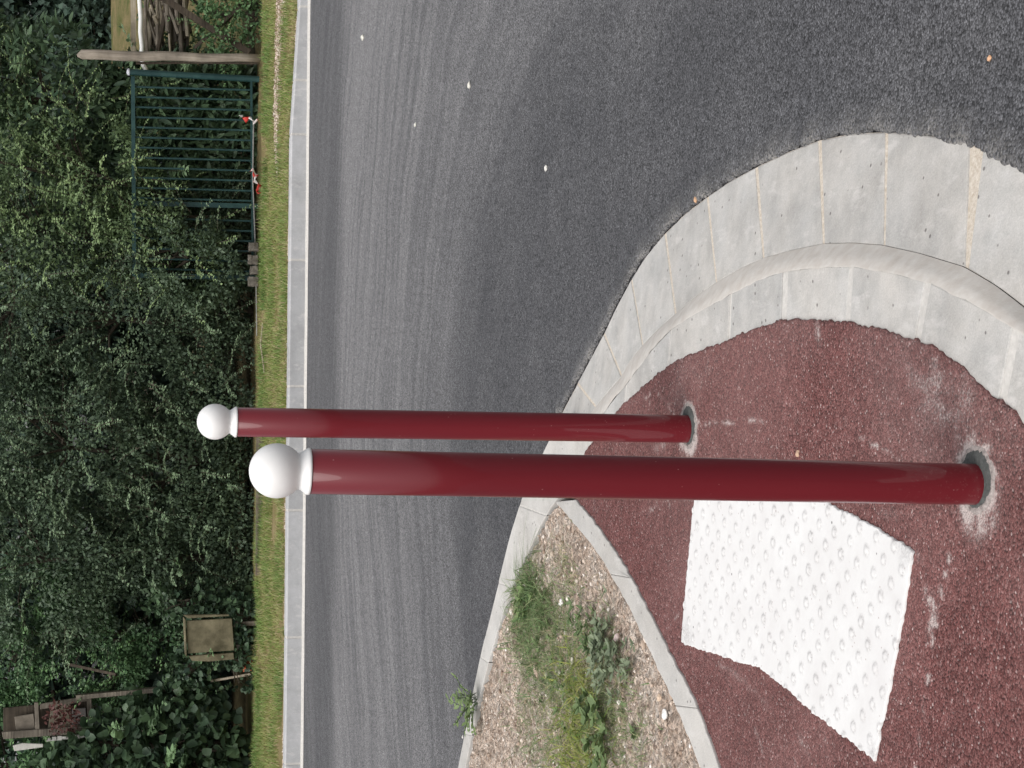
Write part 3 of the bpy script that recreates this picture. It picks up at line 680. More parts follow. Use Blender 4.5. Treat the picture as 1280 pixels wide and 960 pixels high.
def shrub(name, label, cat, blobs, nleaf, lsize, mat, nshoot=60, shootlen=.5, shape=KITE, wr=.6, group=None, light=0.35, gap=-.19, wood=None, back=.35, stem_base=None, zmin=.10, tintlo=0.1, droop=.3, shoot_ls=1.0):
    bl = np.array(blobs, dtype=float); c0 = bl[:, :3].mean(0)
    zb = .12
    root = empty(name, (c0[0], c0[1], zb), label, cat, group)
    vol = np.array([b[3]*b[5]+b[3]*b[4] for b in bl]); pr = vol/vol.sum()
    which = RNG.choice(len(bl), size=int(nleaf*2.4), p=pr)
    d = rnd(len(which)); keep = (d[:, 1] < .15) | (RNG.random(len(d)) < back); d = d[keep]; which = which[keep]
    lump = 1+.22*nz(d*2.1+which[:, None]*3.7, 1.0)+.10*nz(d*6+which[:, None], 1.0)
    r = (1-np.abs(RNG.normal(0, .16, len(d))))*lump
    p = bl[which, :3] + d*bl[which, 3:6]*r[:, None]
    g = nz(p, 3.4, 5)
    k = (g > gap) & (p[:, 2] > zmin); p, d, g, r = p[k][:nleaf], d[k][:nleaf], g[k][:nleaf], r[k][:nleaf]
    n = len(p)
    ax = d*.6 + rnd(n)*.8; ax[:, 2] -= droop*.4
    nr = rnd(n)*.7 + d*.5 + np.array([0, -.1, .7])
    ln = lsize*RNG.uniform(.6, 1.25, n)
    tint = tintlo + .28*np.clip(g+.3, 0, 1) + RNG.normal(0, .10, n)
    PP, AA, NN, LL, TT = [p], [ax], [nr], [ln], [tint]
    bm = bmesh.new()
    # arching shoots with paired leaves
    for s in range(nshoot):
        b = bl[RNG.choice(len(bl), p=pr)]
        dd = rnd(1)[0]; dd[1] = -abs(dd[1]) if RNG.random() < .8 else dd[1]; dd[2] = dd[2]*.8+.1; dd /= np.linalg.norm(dd)
        q = b[:3] + dd*b[3:6]*RNG.uniform(.7, 1.0)
        if q[2] < .3: continue
        v = dd*.7 + np.array([0, -.15, .45]) + RNG.normal(0, .35, 3); v /= np.linalg.norm(v)
        L = shootlen*RNG.uniform(.5, 1.3); m = max(5, int(L/.024)); pts = []
        step = L/m
        for i in range(m):
            pts.append(q.copy()); q = q + v*step; v = v + np.array([0, 0, -.9*step*RNG.uniform(.6, 1.6)]) + RNG.normal(0, .03, 3); v /= np.linalg.norm(v)
        pts = np.array(pts)
        tube_bm(bm, pts[::3] if len(pts) > 8 else pts, [max(.0012, .004*(1-i/len(pts[::3] if len(pts) > 8 else pts))) for i in range(len(pts[::3] if len(pts) > 8 else pts))], 4, False)
        tv = np.gradient(pts, axis=0); tv = unit(tv); sd = unit(np.cross(tv, np.array([[.1, -.2, 1.]])))
        lt = light + RNG.uniform(0, .5)
        for sg in (-1, 1):
            j = RNG.random(m) < .85; mm = int(j.sum())
            PP.append(pts[j]+RNG.normal(0, .002, (mm, 3))); AA.append(tv[j]*.45 + sg*sd[j] + RNG.normal(0, .3, (mm, 3))); NN.append(np.array([0, -.35, 1.]) + RNG.normal(0, .35, (mm, 3)))
            LL.append(lsize*shoot_ls*RNG.uniform(.6, 1.1, mm)*np.linspace(1.15, .65, m)[j]); TT.append(lt + RNG.normal(0, .08, mm) + np.linspace(0, .15, m)[j])
    P_ = np.concatenate(PP); L_ = np.concatenate(LL)
    o = leaves('foliage', P_, np.concatenate(AA), np.concatenate(NN), L_, L_*wr, np.concatenate(TT), mat, root, shape); rel(o, root)
    # trunk and limbs
    sb = Vector(stem_base) if stem_base else Vector((c0[0], c0[1]+.1, .05))
    for b in bl:
        e = Vector(b[:3]); mid = sb.lerp(e, .5)+Vector((random.uniform(-.1, .1), random.uniform(-.05, .1), .1))
        rr = .02+.012*float(b[3]+b[5])
        tube_bm(bm, [sb+Vector((random.uniform(-.05, .05), 0, 0)), mid, e], [rr, rr*.7, rr*.4], 7)
        for _ in range(7):
            d2 = Vector(rnd(1)[0]); q = e + Vector((d2.x*b[3], d2.y*b[4], abs(d2.z)*b[5]))*.8
            tube_bm(bm, [e, e.lerp(q, .5)+Vector((0, 0, .05)), q], [rr*.4, rr*.25, rr*.1], 5)
    o = from_bm('trunk', bm, wood or M['bark'], root); rel(o, root)
    return root

M['bark'] = wood_mat('shrub_bark', (0.05, 0.04, 0.03), (0.13, 0.11, 0.085), 'z')
L1 = leaf_mat('dark_small_leaf', (0.060, 0.094, 0.060), (0.22, 0.31, 0.175))
L2 = leaf_mat('light_small_leaf', (0.066, 0.110, 0.060), (0.28, 0.39, 0.17))
L3 = leaf_mat('laurel_leaf', (0.050, 0.090, 0.054), (0.20, 0.30, 0.155), 0.35)
L4 = leaf_mat('fresh_leaf', (0.055, 0.110, 0.062), (0.20, 0.35, 0.14))
L5 = leaf_mat('broad_leaf', (0.028, 0.052, 0.034), (0.17, 0.27, 0.13), 0.45)
LB = leaf_mat('wood_leaf', (0.045, 0.078, 0.060), (0.14, 0.21, 0.15))
def pb(x, y, Y, rx, ry, rz):
    p = P(x, y, Y); return (p.x, p.y, p.z, rx, ry, rz)
GR = 'shrubs of the overgrown hedge beyond the road'
shrub('laurel_shrub', 'laurel shrub with long pointed leaves behind the top of the green metal railing', 'shrub', [pb(60, 125, 17.5, .75, .6, .75), pb(200, 190, 17.5, .9, .55, .75), pb(-40, 90, 17.8, .7, .6, .6), pb(260, 250, 17.6, .8, .5, .5), pb(240, 130, 17.5, .55, .5, .7), pb(290, 160, 17.4, .6, .4, .4), pb(200, 108, 17.4, .30, .4, .5)], 15000, .115, L3, 25, .5, OVAL, .36, GR, light=.5, tintlo=.22, gap=-.3)
shrub('arching_shrub', 'lighter green shrub with arching leafy shoots hanging over the green railing', 'shrub', [pb(110, 215, 17.0, .75, .5, .55), pb(60, 290, 17.1, .8, .5, .6), pb(-10, 200, 17.2, .9, .5, .6), pb(190, 300, 17.2, .6, .4, .5), pb(175, 262, 16.85, .5, .36, .32), pb(225, 310, 16.7, .45, .32, .4)], 20000, .042, L2, 230, .62, group=GR, light=.45, tintlo=.25, gap=-.08)
shrub('hedge_shrub', 'dark small leaved shrub right behind the far bollard', 'shrub', [pb(150, 400, 17.2, 1.0, .6, .95), pb(260, 340, 17.2, .9, .5, .55), pb(250, 460, 17.3, .9, .55, .6), pb(20, 380, 17.2, 1.0, .6, .8)], 34000, .040, L1, 230, .6, group=GR, light=.25, tintlo=.12)
shrub('hedge_shrub', 'dark small leaved shrub behind the near bollard, arching shoots low on its face', 'shrub', [pb(90, 560, 17.1, .95, .6, .8), pb(210, 600, 17.2, .8, .5, .7), pb(-10, 520, 17.3, 1.0, .6, .7), pb(280, 620, 17.3, .7, .45, .4)], 32000, .042, L1, 260, .6, group=GR, light=.32, tintlo=.16)
shrub('hedge_shrub', 'dark shrub between the near bollard and the tan board', 'shrub', [pb(60, 700, 17.1, .9, .6, .9), pb(200, 700, 17.2, .75, .5, .8), pb(270, 690, 17.2, .7, .4, .5), pb(300, 740, 17.0, .35, .3, .3)], 30000, .044, L1, 170, .45, group=GR, light=.3, tintlo=.14)
shrub('fresh_shrub', 'fresh green shrub above the tan board and left of it', 'shrub', [pb(110, 800, 17.2, .55, .4, .55), pb(30, 790, 17.4, .8, .5, .6), pb(150, 840, 17.2, .4, .35, .4), pb(190, 790, 17.3, .5, .4, .4)], 16000, .045, L4, 120, .35, group=GR, light=.4, tintlo=.20, gap=-.05)
shrub('broadleaf_shrub', 'broad leaved shrub with large round leaves at the left end below the wooden hutch', 'shrub', [pb(230, 930, 16.7, .55, .35, .55), pb(160, 960, 16.8, .6, .35, .5), pb(270, 980, 16.8, .6, .35, .4), pb(235, 885, 16.8, .30, .25, .35), pb(90, 1000, 16.9, .6, .4, .4)], 2600, .105, L5, 30, .5, OVAL, .85, GR, light=.45, tintlo=.18, gap=-.5, back=.2)
shrub('leafy_shrub', 'light leafed shrub at the far left above the wooden hutch', 'shrub', [pb(10, 960, 17.6, .9, .5, .45), pb(-60, 900, 17.8, .9, .5, .5), pb(60, 1010, 17.2, .6, .4, .4)], 9000, .06, L4, 60, .4, KITE, .6, GR, light=.35, tintlo=.2)
shrub('ivy', 'low ivy with rounded leaves around the foot of the tan board', 'ivy', [pb(312, 770, 16.5, .28, .15, .22), pb(305, 825, 16.5, .30, .15, .22), pb(245, 835, 16.6, .22, .14, .25), pb(240, 752, 16.7, .2, .15, .4)], 1500, .06, L5, 12, .25, OVAL, .85, None, light=.35, tintlo=.12, gap=-.3, back=.1)
shrub('hedge_shrub', 'low dark shrub in front of the railing foot near the loose bricks', 'shrub', [pb(235, 325, 16.65, .5, .28, .5), pb(285, 300, 17.2, .6, .3, .3)], 9000, .042, L1, 60, .4, group=GR, light=.3, tintlo=.12)
# dark wood behind and above
TG = 'dark trees behind the hedge'
for lab, bb, nn_ in (
    ('tall dark tree behind the right part of the hedge', [(1.6, 19.6, 2.2, 1.7, 1.0, 1.7), (.8, 20.0, 4.2, 1.8, 1.5, 1.4)], 15000),
    ('tall dark tree behind the middle of the hedge', [(-1.0, 19.5, 2.0, 1.9, 1.0, 1.9), (-1.0, 19.8, 4.4, 1.9, 1.5, 1.3)], 15000),
    ('tall dark tree behind the left part of the hedge', [(-3.6, 19.6, 2.0, 1.9, 1.0, 1.9), (-3.6, 19.8, 4.4, 1.9, 1.5, 1.2)], 15000),
    ('dark tree closing the corner behind the wooden hutch', [(-5.0, 21.5, 3.2, 1.9, 1.0, 2.2), (-2.6, 21.5, 3.8, 1.9, 1.0, 2.2), (0, 21.5, 3.9, 1.9, 1.0, 2.2), (1.9, 21.5, 3.9, 1.6, 1.0, 2.4), (-7.2, 21.5, 3.2, 1.9, 1.0, 2.2), (-3.8, 21.8, 1.2, 1.9, .8, 1.2), (-1, 21.8, 1.2, 1.9, .8, 1.2), (1.6, 21.8, 1.2, 1.7, .8, 1.2)], 34000),
    ('dark tree standing past the left end of the hedge', [(-6.6, 19.3, 2.0, 1.9, 1.0, 1.9), (-6.6, 19.0, 4.4, 1.9, 1.5, 1.2)], 9000),
    ('dark conifer like tree rising beyond the dry field at the right end', [(7.2, 30, 3.4, 2.6, 1.5, 2.2), (4.6, 30, 3.6, 2.6, 1.5, 2.4), (5.6, 29.5, 5.8, 2.5, 1.5, 1.8), (4.9, 29, 1.6, 1.8, 1, .9), (6.2, 31.5, 3.4, 2.8, 1.2, 2.4)], 60000)):
    shrub('broadleaf_tree', lab, 'tree', bb, nn_, .15, LB, 0, group=TG, gap=-.35, back=.45, tintlo=.2, wr=.65)

# ---------------------------------------------------------------- soil patch between the kerbs
ZS = 0.080
ms = Mat('dry_soil', 0.95, 0.1)
c = ms.ramp(ms.noise(26, 7, 0.75), [(0.30, (0.22, 0.15, 0.11)), (0.42, (0.54, 0.42, 0.335)), (0.54, (0.71, 0.60, 0.51)), (0.68, (0.80, 0.74, 0.67))])
c = ms.mix(ms.ramp(ms.noise(5, 5), [(0.4, 0.0), (0.65, 0.55)]), c, (0.40, 0.29, 0.22))
vc = ms.voro(90, 'Color'); vs = ms.N.new('ShaderNodeSeparateColor'); ms.L.new(vc, vs.inputs[0])
c = ms.mix(1.0, c, ms.ramp(vs.outputs[0], [(0.0, 0.6), (0.6, 1.0), (1.0, 1.35)]), 'MULTIPLY'); ms.color(c)
n1 = ms.bump(ms.noise(60, 6, 0.75), 1.0, 0.02); ms.bump(ms.voro(85), 0.8, -0.012, n1); M['soil'] = ms.m
soilpoly = [p + Vector((.004, .004, 0)) for p in g2(LIN[3:], ZS+.004)][::-1]
so_r = g2(SOILE[1:], ZS+.004)
soilpoly = [Vector((p.x-.010, p.y, ZS)) for p in g2(LIN[3:], ZK)] + [Vector((-2.45, 6.5, ZS)), Vector((-2.3, 4.8, ZS))] + [Vector((p.x+.010, p.y, ZS)) for p in reversed(g2(SOILE, .100))]
def soil_h(x, y): return ZS - .004 + .010*noise.noise(Vector((x*5, y*5, 3))) + .014*noise.noise(Vector((x*16, y*16, 1))) + .010*noise.noise(Vector((x*50, y*50, 8)))
sp = patch('soil', soilpoly, ZS, .014, M['soil'], zfun=lambda V: np.array([soil_h(x, y) for x, y in V])); tag(sp, kind='structure')
SB = np.array([(p.x, p.y) for p in soilpoly])
# gravel crumbs
ICO = None
def ico():
    bm = bmesh.new(); bmesh.ops.create_icosphere(bm, subdivisions=1, radius=1); V = np.array([v.co for v in bm.verts]); F = np.array([[v.index for v in f.verts] for f in bm.faces]); bm.free(); return V, F
IV, IF = ico()
def rocks(name, pos, size, mat, tint, flat=.6):
    n = len(pos); V = IV[None]*(size[:, None, None]*RNG.uniform(.6, 1.3, (n, 1, 3))*np.array([1, 1, flat]))*RNG.uniform(.8, 1.2, (n, len(IV), 1))
    a = RNG.uniform(0, 6.28, n); c_, s_ = np.cos(a)[:, None], np.sin(a)[:, None]
    V = np.stack([V[:, :, 0]*c_-V[:, :, 1]*s_, V[:, :, 0]*s_+V[:, :, 1]*c_, V[:, :, 2]], 2) + pos[:, None, :]
    F = (IF[None]+(np.arange(n)*len(IV))[:, None, None]).reshape(-1, 3)
    return from_np(name, V.reshape(-1, 3), [F], mat, tint=np.repeat(tint, len(IV)))
mr = Mat('crumb_stone', 0.9, 0.2); mr.color(mr.ramp(mr.attr('tint'), [(0, (0.26, 0.18, 0.13)), (.4, (0.52, 0.42, 0.34)), (.75, (0.72, 0.65, 0.58)), (1, (0.84, 0.82, 0.79))])); M['crumb'] = mr.m
lo, hi = SB.min(0), SB.max(0)
q = RNG.uniform(lo, hi, (20000, 2)); q = q[inside(q, SB)]
tag(rocks('gravel', np.array([(x, y, soil_h(x, y)+.001) for x, y in q]), RNG.lognormal(-5.9, .62, len(q)), M['crumb'], np.clip(RNG.beta(2, 2.6, len(q)), 0, 1)), kind='stuff')

# ---------------------------------------------------------------- grass and weeds
def grass_mat(name, stops, rough=.55):
    m = Mat(name, rough, .3); c = m.ramp(m.attr('tint'), stops); m.color(c)
    tr = m.N.new('ShaderNodeBsdfTranslucent'); m.L.new(c, tr.inputs['Color']); mx = m.N.new('ShaderNodeMixShader'); mx.inputs[0].default_value = .3
    m.L.new(m.b.outputs[0], mx.inputs[1]); m.L.new(tr.outputs[0], mx.inputs[2]); m.L.new(mx.outputs[0], m.N['Material Output'].inputs[0]); return m.m
M['verge_grass'] = grass_mat('verge_grass', [(0, (0.46, 0.38, 0.23)), (.25, (0.31, 0.32, 0.11)), (.55, (0.22, 0.31, 0.085)), (1, (0.11, 0.22, 0.06))])
M['tuft_grass'] = grass_mat('tuft_grass', [(0, (0.46, 0.38, 0.25)), (.3, (0.26, 0.29, 0.15)), (.6, (0.17, 0.25, 0.10)), (1, (0.08, 0.16, 0.06))])
M['yellow_grass'] = grass_mat('yellow_green_grass', [(0, (0.40, 0.37, 0.16)), (.45, (0.27, 0.31, 0.06)), (1, (0.10, 0.19, 0.05))])
def blades(name, base, hgt, wid, lean, mat, tint, parent=None, curl=.6):
    n = len(base); a = RNG.uniform(0, 6.28, n); d = np.stack([np.cos(a), np.sin(a), np.zeros(n)], 1); s_ = np.stack([-np.sin(a+RNG.normal(0, .5, n)), np.cos(a), np.zeros(n)], 1)
    V = []
    for k, t in enumerate((0, .4, .75, 1.0)):
        c_ = base + d*(lean*hgt)[:, None]*(t**1.8) + np.array([0, 0, 1.])*(hgt*(t-curl*lean*t*t*.5))[:, None]
        ww = wid*(1, .85, .5, 0)[k]
        if k < 3: V += [c_-s_*ww[:, None]/2, c_+s_*ww[:, None]/2]
        else: V += [c_]
    V = np.stack(V, 1).reshape(-1, 3); b = (np.arange(n)*7)[:, None, None]
    f4 = (np.array([[0, 1, 3, 2], [2, 3, 5, 4]])[None]+b).reshape(-1, 4); f3 = (np.array([[4, 5, 6]])[None]+b).reshape(-1, 3)
    return from_np(name, V, [f4, f3], mat, parent, tint=np.repeat(np.clip(tint, 0, 1), 7))
# verge grass
n = 75000; xx = RNG.uniform(-5.2, 5.2, n); yy = RNG.uniform(14.0, 16.35, n)
sK = (np.stack([xx, yy], 1)-np.array([ka.x, ka.y]))@np.array([kn.x, kn.y])
dens = np.array([noise.noise(Vector((x*2.2, y*2.2, 0))) for x, y in zip(xx, yy)])
xk = P(340, 165, 15.6).x
gravel_track = (xx > xk-.6) & (np.abs(yy-15.05-.10*np.sin(xx*3)) < .30*np.clip((xx-xk+.6)/.8, 0, 1))
keep = (sK > .19+.05*dens) & (dens > -.38) & ~gravel_track & (RNG.random(n) < np.clip((sK-.15)/.15, .15, 1))
xx, yy, sK, dens = xx[keep], yy[keep], sK[keep], dens[keep]
zz = verge_z(np.stack([xx, yy], 1)); n = len(xx)
td = .45+.5*dens+RNG.normal(0, .16, n) - .35*np.clip(1-(sK-.15)/.18, 0, 1); td = np.where(RNG.random(n) < .12, 0, td)
tag(blades('grass', np.stack([xx, yy, zz], 1), RNG.uniform(.02, .075, n)*(1+.8*np.clip(dens, -.6, 1)), RNG.uniform(.003, .006, n), RNG.uniform(.2, 1.1, n), M['verge_grass'], td), kind='stuff')
# pale stones of the worn track at the right end of the verge, sand along the kerb
M['trackstone'] = simple('pale_track_stone', (0.48, 0.44, 0.36), 0.9, .3, 30, .2)
n = 4500; xx = RNG.uniform(xk-.6, 6, n); ww = np.clip((xx-xk+.6)/.8, 0, 1); yy = 15.05+.10*np.sin(xx*3)+RNG.normal(0, .15, n)*ww
tag(rocks('gravel', np.stack([xx, yy, verge_z(np.stack([xx, yy], 1))+.004], 1), RNG.uniform(.004, .012, n), M['crumb'], RNG.beta(2, 4, n)), kind='stuff')
n = 5000; ss_ = RNG.uniform(-4, 10, n); tt_ = .15+np.abs(RNG.normal(0, .05, n)); q = np.array([ka + kd*a_ + kn*b_ for a_, b_ in zip(ss_, tt_)])
tag(rocks('gravel', np.stack([q[:, 0], q[:, 1], verge_z(q[:, :2])+.003], 1), RNG.uniform(.003, .009, n), M['crumb'], RNG.beta(2, 3, n)), kind='stuff')

n = 9000; xx = RNG.uniform(-5.2, 5.2, n); yy = 16.0+RNG.normal(0, .10, n); k = np.array([noise.noise(Vector((x*3, 4, 0))) for x in xx]) > -.05; xx, yy = xx[k], yy[k]; n = len(xx)
tag(blades('grass', np.stack([xx, yy, verge_z(np.stack([xx, yy], 1))], 1), RNG.uniform(.03, .10, n), RNG.uniform(.003, .007, n), RNG.uniform(.2, 1.3, n), M['verge_grass'], RNG.uniform(.5, 1.2, n)), kind='stuff')
n = 5000; s2 = RNG.uniform(-4.5, 9.5, n); t2 = .155+np.abs(RNG.normal(0, .03, n)); k = np.array([noise.noise(Vector((x*1.7, 9, 0))) for x in s2]) > .02; s2, t2 = s2[k], t2[k]; n = len(s2)
q = np.array([ka + kd*a_ + kn*b_ for a_, b_ in zip(s2, t2)]); q[:, 2] = verge_z(q[:, :2])
tag(blades('grass', q, RNG.uniform(.03, .09, n), RNG.uniform(.003, .006, n), RNG.uniform(.4, 1.8, n), M['verge_grass'], RNG.uniform(-.1, .8, n)), kind='stuff')
def on_soil(px, py, n, sx, sy):
    c_ = G(px, py, ZS); p = np.array([c_.x, c_.y])+RNG.normal(0, 1, (n, 2))*np.array([sx, sy])
    p = p[inside(p, SB)]; return np.array([(x, y, soil_h(x, y)-.002) for x, y in p])
def tuft(label, spots, hl, mat, tint=.55, wid=(.0018, .0042), lean=(.6, 3.2), cat='grass tuft', group='tufts and weeds on the soil patch'):
    c_ = G(spots[0][0], spots[0][1], ZS); root = tag(bpy.data.objects.new('grass_tuft', None), label, cat, group); COL.objects.link(root); root.location = c_
    for s_ in spots:
      B_ = on_soil(*s_); n = len(B_)
      o = blades('blades', B_, RNG.uniform(hl[0], hl[1], n), RNG.uniform(*wid, n), RNG.uniform(*lean, n), mat, tint+RNG.normal(0, .22, n), root, .75); rel(o, root)
    return root
tuft('thin curly green grass tuft beside the narrow kerb, nearest the tip of the soil patch', [(665, 735, 380, .05, .13), (655, 755, 280, .05, .10), (680, 760, 200, .04, .15)], (.03, .11), M['tuft_grass'], .6)
tuft('sparse olive grass tuft at the middle of the soil patch beside the narrow kerb', [(655, 800, 300, .05, .14), (665, 835, 240, .05, .14)], (.03, .08), M['tuft_grass'], .55)
tuft('bright yellow green grass tuft in the centre of the soil patch', [(722, 845, 200, .06, .16), (728, 890, 230, .05, .16), (722, 935, 260, .06, .16), (733, 980, 240, .06, .16)], (.03, .085), M['yellow_grass'], .45, (.003, .005))
tuft('dry thin grass tuft near the tip of the soil patch by the path edging', [(712, 720, 90, .03, .10), (705, 690, 40, .02, .06)], (.02, .05), M['tuft_grass'], .3)
tuft('scattered thin grass tuft low beside the path edging', [(790, 935, 130, .08, .10), (770, 900, 110, .06, .12), (760, 990, 150, .1, .2)], (.02, .055), M['tuft_grass'], .4)
tuft('olive grass tuft left of the yellow green one', [(690, 800, 150, .06, .14), (690, 850, 160, .07, .16), (660, 910, 160, .07, .2), (690, 960, 200, .07, .2)], (.02, .07), M['tuft_grass'], .45)
def weed(label, spots, lsize, mat, tint, name='weed', wr=.42, up=.5):
    c_ = G(spots[0][0], spots[0][1], ZS); root = tag(bpy.data.objects.new(name, None), label, 'weed', 'tufts and weeds on the soil patch'); COL.objects.link(root); root.location = c_
    PP, AA, NN, LL, TT = [], [], [], [], []
    for s_ in spots:
        for b in on_soil(*s_):
            k = RNG.integers(5, 10); a = RNG.uniform(0, 6.28)+np.arange(k)*2.4; hh = RNG.uniform(0, .035)
            PP.append(b+np.stack([np.zeros(k), np.zeros(k), np.full(k, .004+hh)+RNG.uniform(0, .01, k)], 1)); ax = np.stack([np.cos(a), np.sin(a), RNG.uniform(.1, up*1.6, k)], 1); AA.append(ax)
            NN.append(np.tile([0, 0, 1.], (k, 1))+RNG.normal(0, .15, (k, 3))); LL.append(lsize*RNG.uniform(.55, 1.2, k)); TT.append(tint+RNG.normal(0, .14, k))
    for a_, b_, c2, d2, e2 in zip(PP, AA, NN, LL, TT):
        o = leaves('leaf_rosette', a_, b_, c2, d2, d2*wr, e2, mat, root, OVAL); rel(o, root)
    return root
M['weed'] = leaf_mat('weed_leaf', (0.07, 0.115, 0.045), (0.22, 0.30, 0.12))
M['greyweed'] = leaf_mat('grey_weed_leaf', (0.10, 0.135, 0.085), (0.27, 0.32, 0.20))
weed('low dark green weed with pointed leaves near the middle of the soil patch', [(738, 775, 16, .03, .09), (742, 800, 16, .03, .1)], .026, M['weed'], .25)
weed('grey green rosette weed beside the path edging', [(765, 800, 26, .05, .10), (775, 830, 22, .04, .10), (760, 840, 18, .05, .10)], .030, M['greyweed'], .6)
weed('small olive weeds with tiny leaves spread through the middle of the soil patch', [(690, 820, 22, .08, .16), (720, 900, 18, .07, .14)], .018, M['weed'], .5, wr=.5)
weed('broad leaved weed low in the soil patch beside the yellow green grass', [(755, 930, 12, .03, .10), (750, 890, 12, .03, .12)], .038, M['weed'], .45, wr=.55)
tuft('thin scattered grass stalks mixed among the grey green weeds', [(745, 800, 240, .06, .14), (765, 850, 220, .07, .14), (740, 900, 200, .07, .14), (700, 780, 120, .06, .14)], (.02, .07), M['tuft_grass'], .35)
weed('small fresh green weed among the curly grass', [(660, 765, 9, .03, .05), (668, 748, 6, .02, .05)], .03, M['weed'], .8)
# leafy plant leaning over the narrow kerb
c_ = G(596, 876, ZK); root = empty('leafy_plant', c_, 'small bright leafy plant growing over the narrow kerb onto the road', 'plant')
bm = bmesh.new(); PP, AA, NN, LL = [], [], [], []
for k in range(13):
    a = RNG.uniform(0, 6.28); v = np.array([math.cos(a)*.8-.15, math.sin(a)*.8, RNG.uniform(.4, 1.5)]); v /= np.linalg.norm(v); q = np.array(c_)+RNG.normal(0, .015, 3)*[1, 1, 0]; pts = []
    for i in range(9): pts.append(q.copy()); q = q+v*RNG.uniform(.012, .020); v = v+np.array([0, 0, -.10])+RNG.normal(0, .06, 3); v /= np.linalg.norm(v)
    tube_bm(bm, pts, [.0016]*9, 4, False); pts = np.array(pts)
    for i in range(2, 9):
        for sg in (-1, 1): PP.append(pts[i]); AA.append(np.array([-v[1]*sg, v[0]*sg, .3])+v*.6+RNG.normal(0, .3, 3)); NN.append([0, -.3, 1]); LL.append(RNG.uniform(.014, .032))
rel(from_bm('stems', bm, M['weed'], root), root); LL = np.array(LL)
rel(leaves('foliage', np.array(PP), np.array(AA), np.array(NN, float)+RNG.normal(0, .2, (len(PP), 3)), LL, LL*.5, RNG.uniform(.5, 1, len(PP)), M['weed'], root, OVAL), root)

B_ = np.concatenate([on_soil(700, 860, 1500, .15, .28), on_soil(690, 780, 600, .10, .18), on_soil(750, 900, 900, .10, .22)]); n = len(B_)
tag(blades('grass', B_, RNG.uniform(.012, .05, n), RNG.uniform(.0014, .003, n), RNG.uniform(.5, 2.4, n), M['tuft_grass'], .5+RNG.normal(0, .22, n), None, .75), kind='stuff')
# pebbles one can pick out
def pebble(px, py, z, r, colr, label):
    m = simple('pebble_'+str(len(bpy.data.materials)), colr, .85, .2, 60, .3)
    bm = bmesh.new(); bmesh.ops.create_icosphere(bm, subdivisions=3, radius=1)
    sd = random.random()*50
    for v in bm.verts:
        k = 1+.35*noise.noise(v.co*1.3+Vector((sd, 0, 0)))+.12*noise.noise(v.co*4+Vector((sd, 0, 0))); v.co = Vector((v.co.x*r*1.2*k, v.co.y*r*k, v.co.z*r*.6*k))
    o = from_bm('pebble', bm, m, None, True, G(px, py, z)+Vector((0, 0, r*.45))); o.rotation_euler = (0, 0, random.uniform(0, 6))
    tag(o, label, 'pebble')
pebble(999, 567, ZR, .007, (0.50, 0.34, 0.24), 'tan pebble on the red paving between the two bollards')
pebble(1238, 73, 0, .005, (0.60, 0.36, 0.22), 'orange brown pebble on the dark road beyond the kerb nose')
pebble(455, 47, 0, .018, (0.6, 0.58, 0.52), 'pale stone on the road farthest toward the field entrance')
pebble(588, 107, 0, .013, (0.6, 0.58, 0.52), 'pale stone on the road on the right, behind the kerb nose')
pebble(520, 156, 0, .010, (0.7, 0.68, 0.62), 'small white stone alone mid road to the right of the bollards')
pebble(684, 210, 0, .010, (0.6, 0.58, 0.54), 'small pale stone on the road near the outer gutter stones')
pebble(871, 250, .012, .008, (0.58, 0.36, 0.22), 'orange brown pebble on the joint at the outer edge of the gutter stones')
pebble(773, 797, ZS, .012, (0.72, 0.58, 0.54), 'rounded pale stone among the grey green weeds by the path edging')
pebble(703, 753, ZS, .011, (0.75, 0.73, 0.70), 'white stone on bare soil between curly grass and dark weed')
pebble(834, 893, ZS, .013, (0.75, 0.73, 0.70), 'white stone on the soil low beside the path edging')
pebble(826, 872, ZS, .010, (0.62, 0.48, 0.36), 'tan stone on the soil low beside the path edging')
pebble(579, 861+60, .01, .006, (0.6, 0.58, 0.54), 'tiny grey stone on the road beside the narrow kerb')
pebble(377, 861, .01, .016, (0.75, 0.73, 0.70), 'white stone lying on the road against the far kerb')

# ---------------------------------------------------------------- green metal railing
mg = Mat('dark_green_enamel', .45, .4); mg.color(mg.mix(mg.ramp(mg.noise(9, 4), [(.4, 0), (.7, 1)]), (0.012, 0.042, 0.044), (0.026, 0.072, 0.068))); M['green'] = mg.m
YF = 16.62
fence = empty('metal_railing', P(318, 200, YF), 'dark green metal railing with thin upright bars in front of the laurel', 'railing')
def fpart(name, bm, mat): o = from_bm(name, bm, mat, fence); return rel(o, fence)
def fz(y): return P(164, y, YF)
bm = bmesh.new(); tube_bm(bm, [P(324, 99, YF), P(161, 90, YF)], .030, 14); fpart('post', bm, M['green'])
bm = bmesh.new(); e_ = P(161, 90, YF); bmesh.ops.create_uvsphere(bm, u_segments=14, v_segments=8, radius=.034, matrix=Matrix.Translation(e_) @ Matrix.Diagonal((1, 1, .6, 1))); fpart('post_cap', bm, simple('pale_plastic_cap', (.55, .56, .62), .5, .1, 20, 0))
for yy_ in (255, 345):
    bm = bmesh.new(); bar_bm(bm, P(323, yy_+3, YF), P(169.5, yy_-1, YF), .045, .04); fpart('post', bm, M['green'])
bm = bmesh.new(); bar_bm(bm, P(166, 96, YF), P(168, 345, YF), .035, .052, Vector((0, -1, 0))); fpart('top_rail', bm, M['green'])
bm = bmesh.new(); bar_bm(bm, P(314, 100, YF), P(316, 345, YF), .02, .025, Vector((0, -1, 0))); fpart('bottom_rail', bm, M['green'])
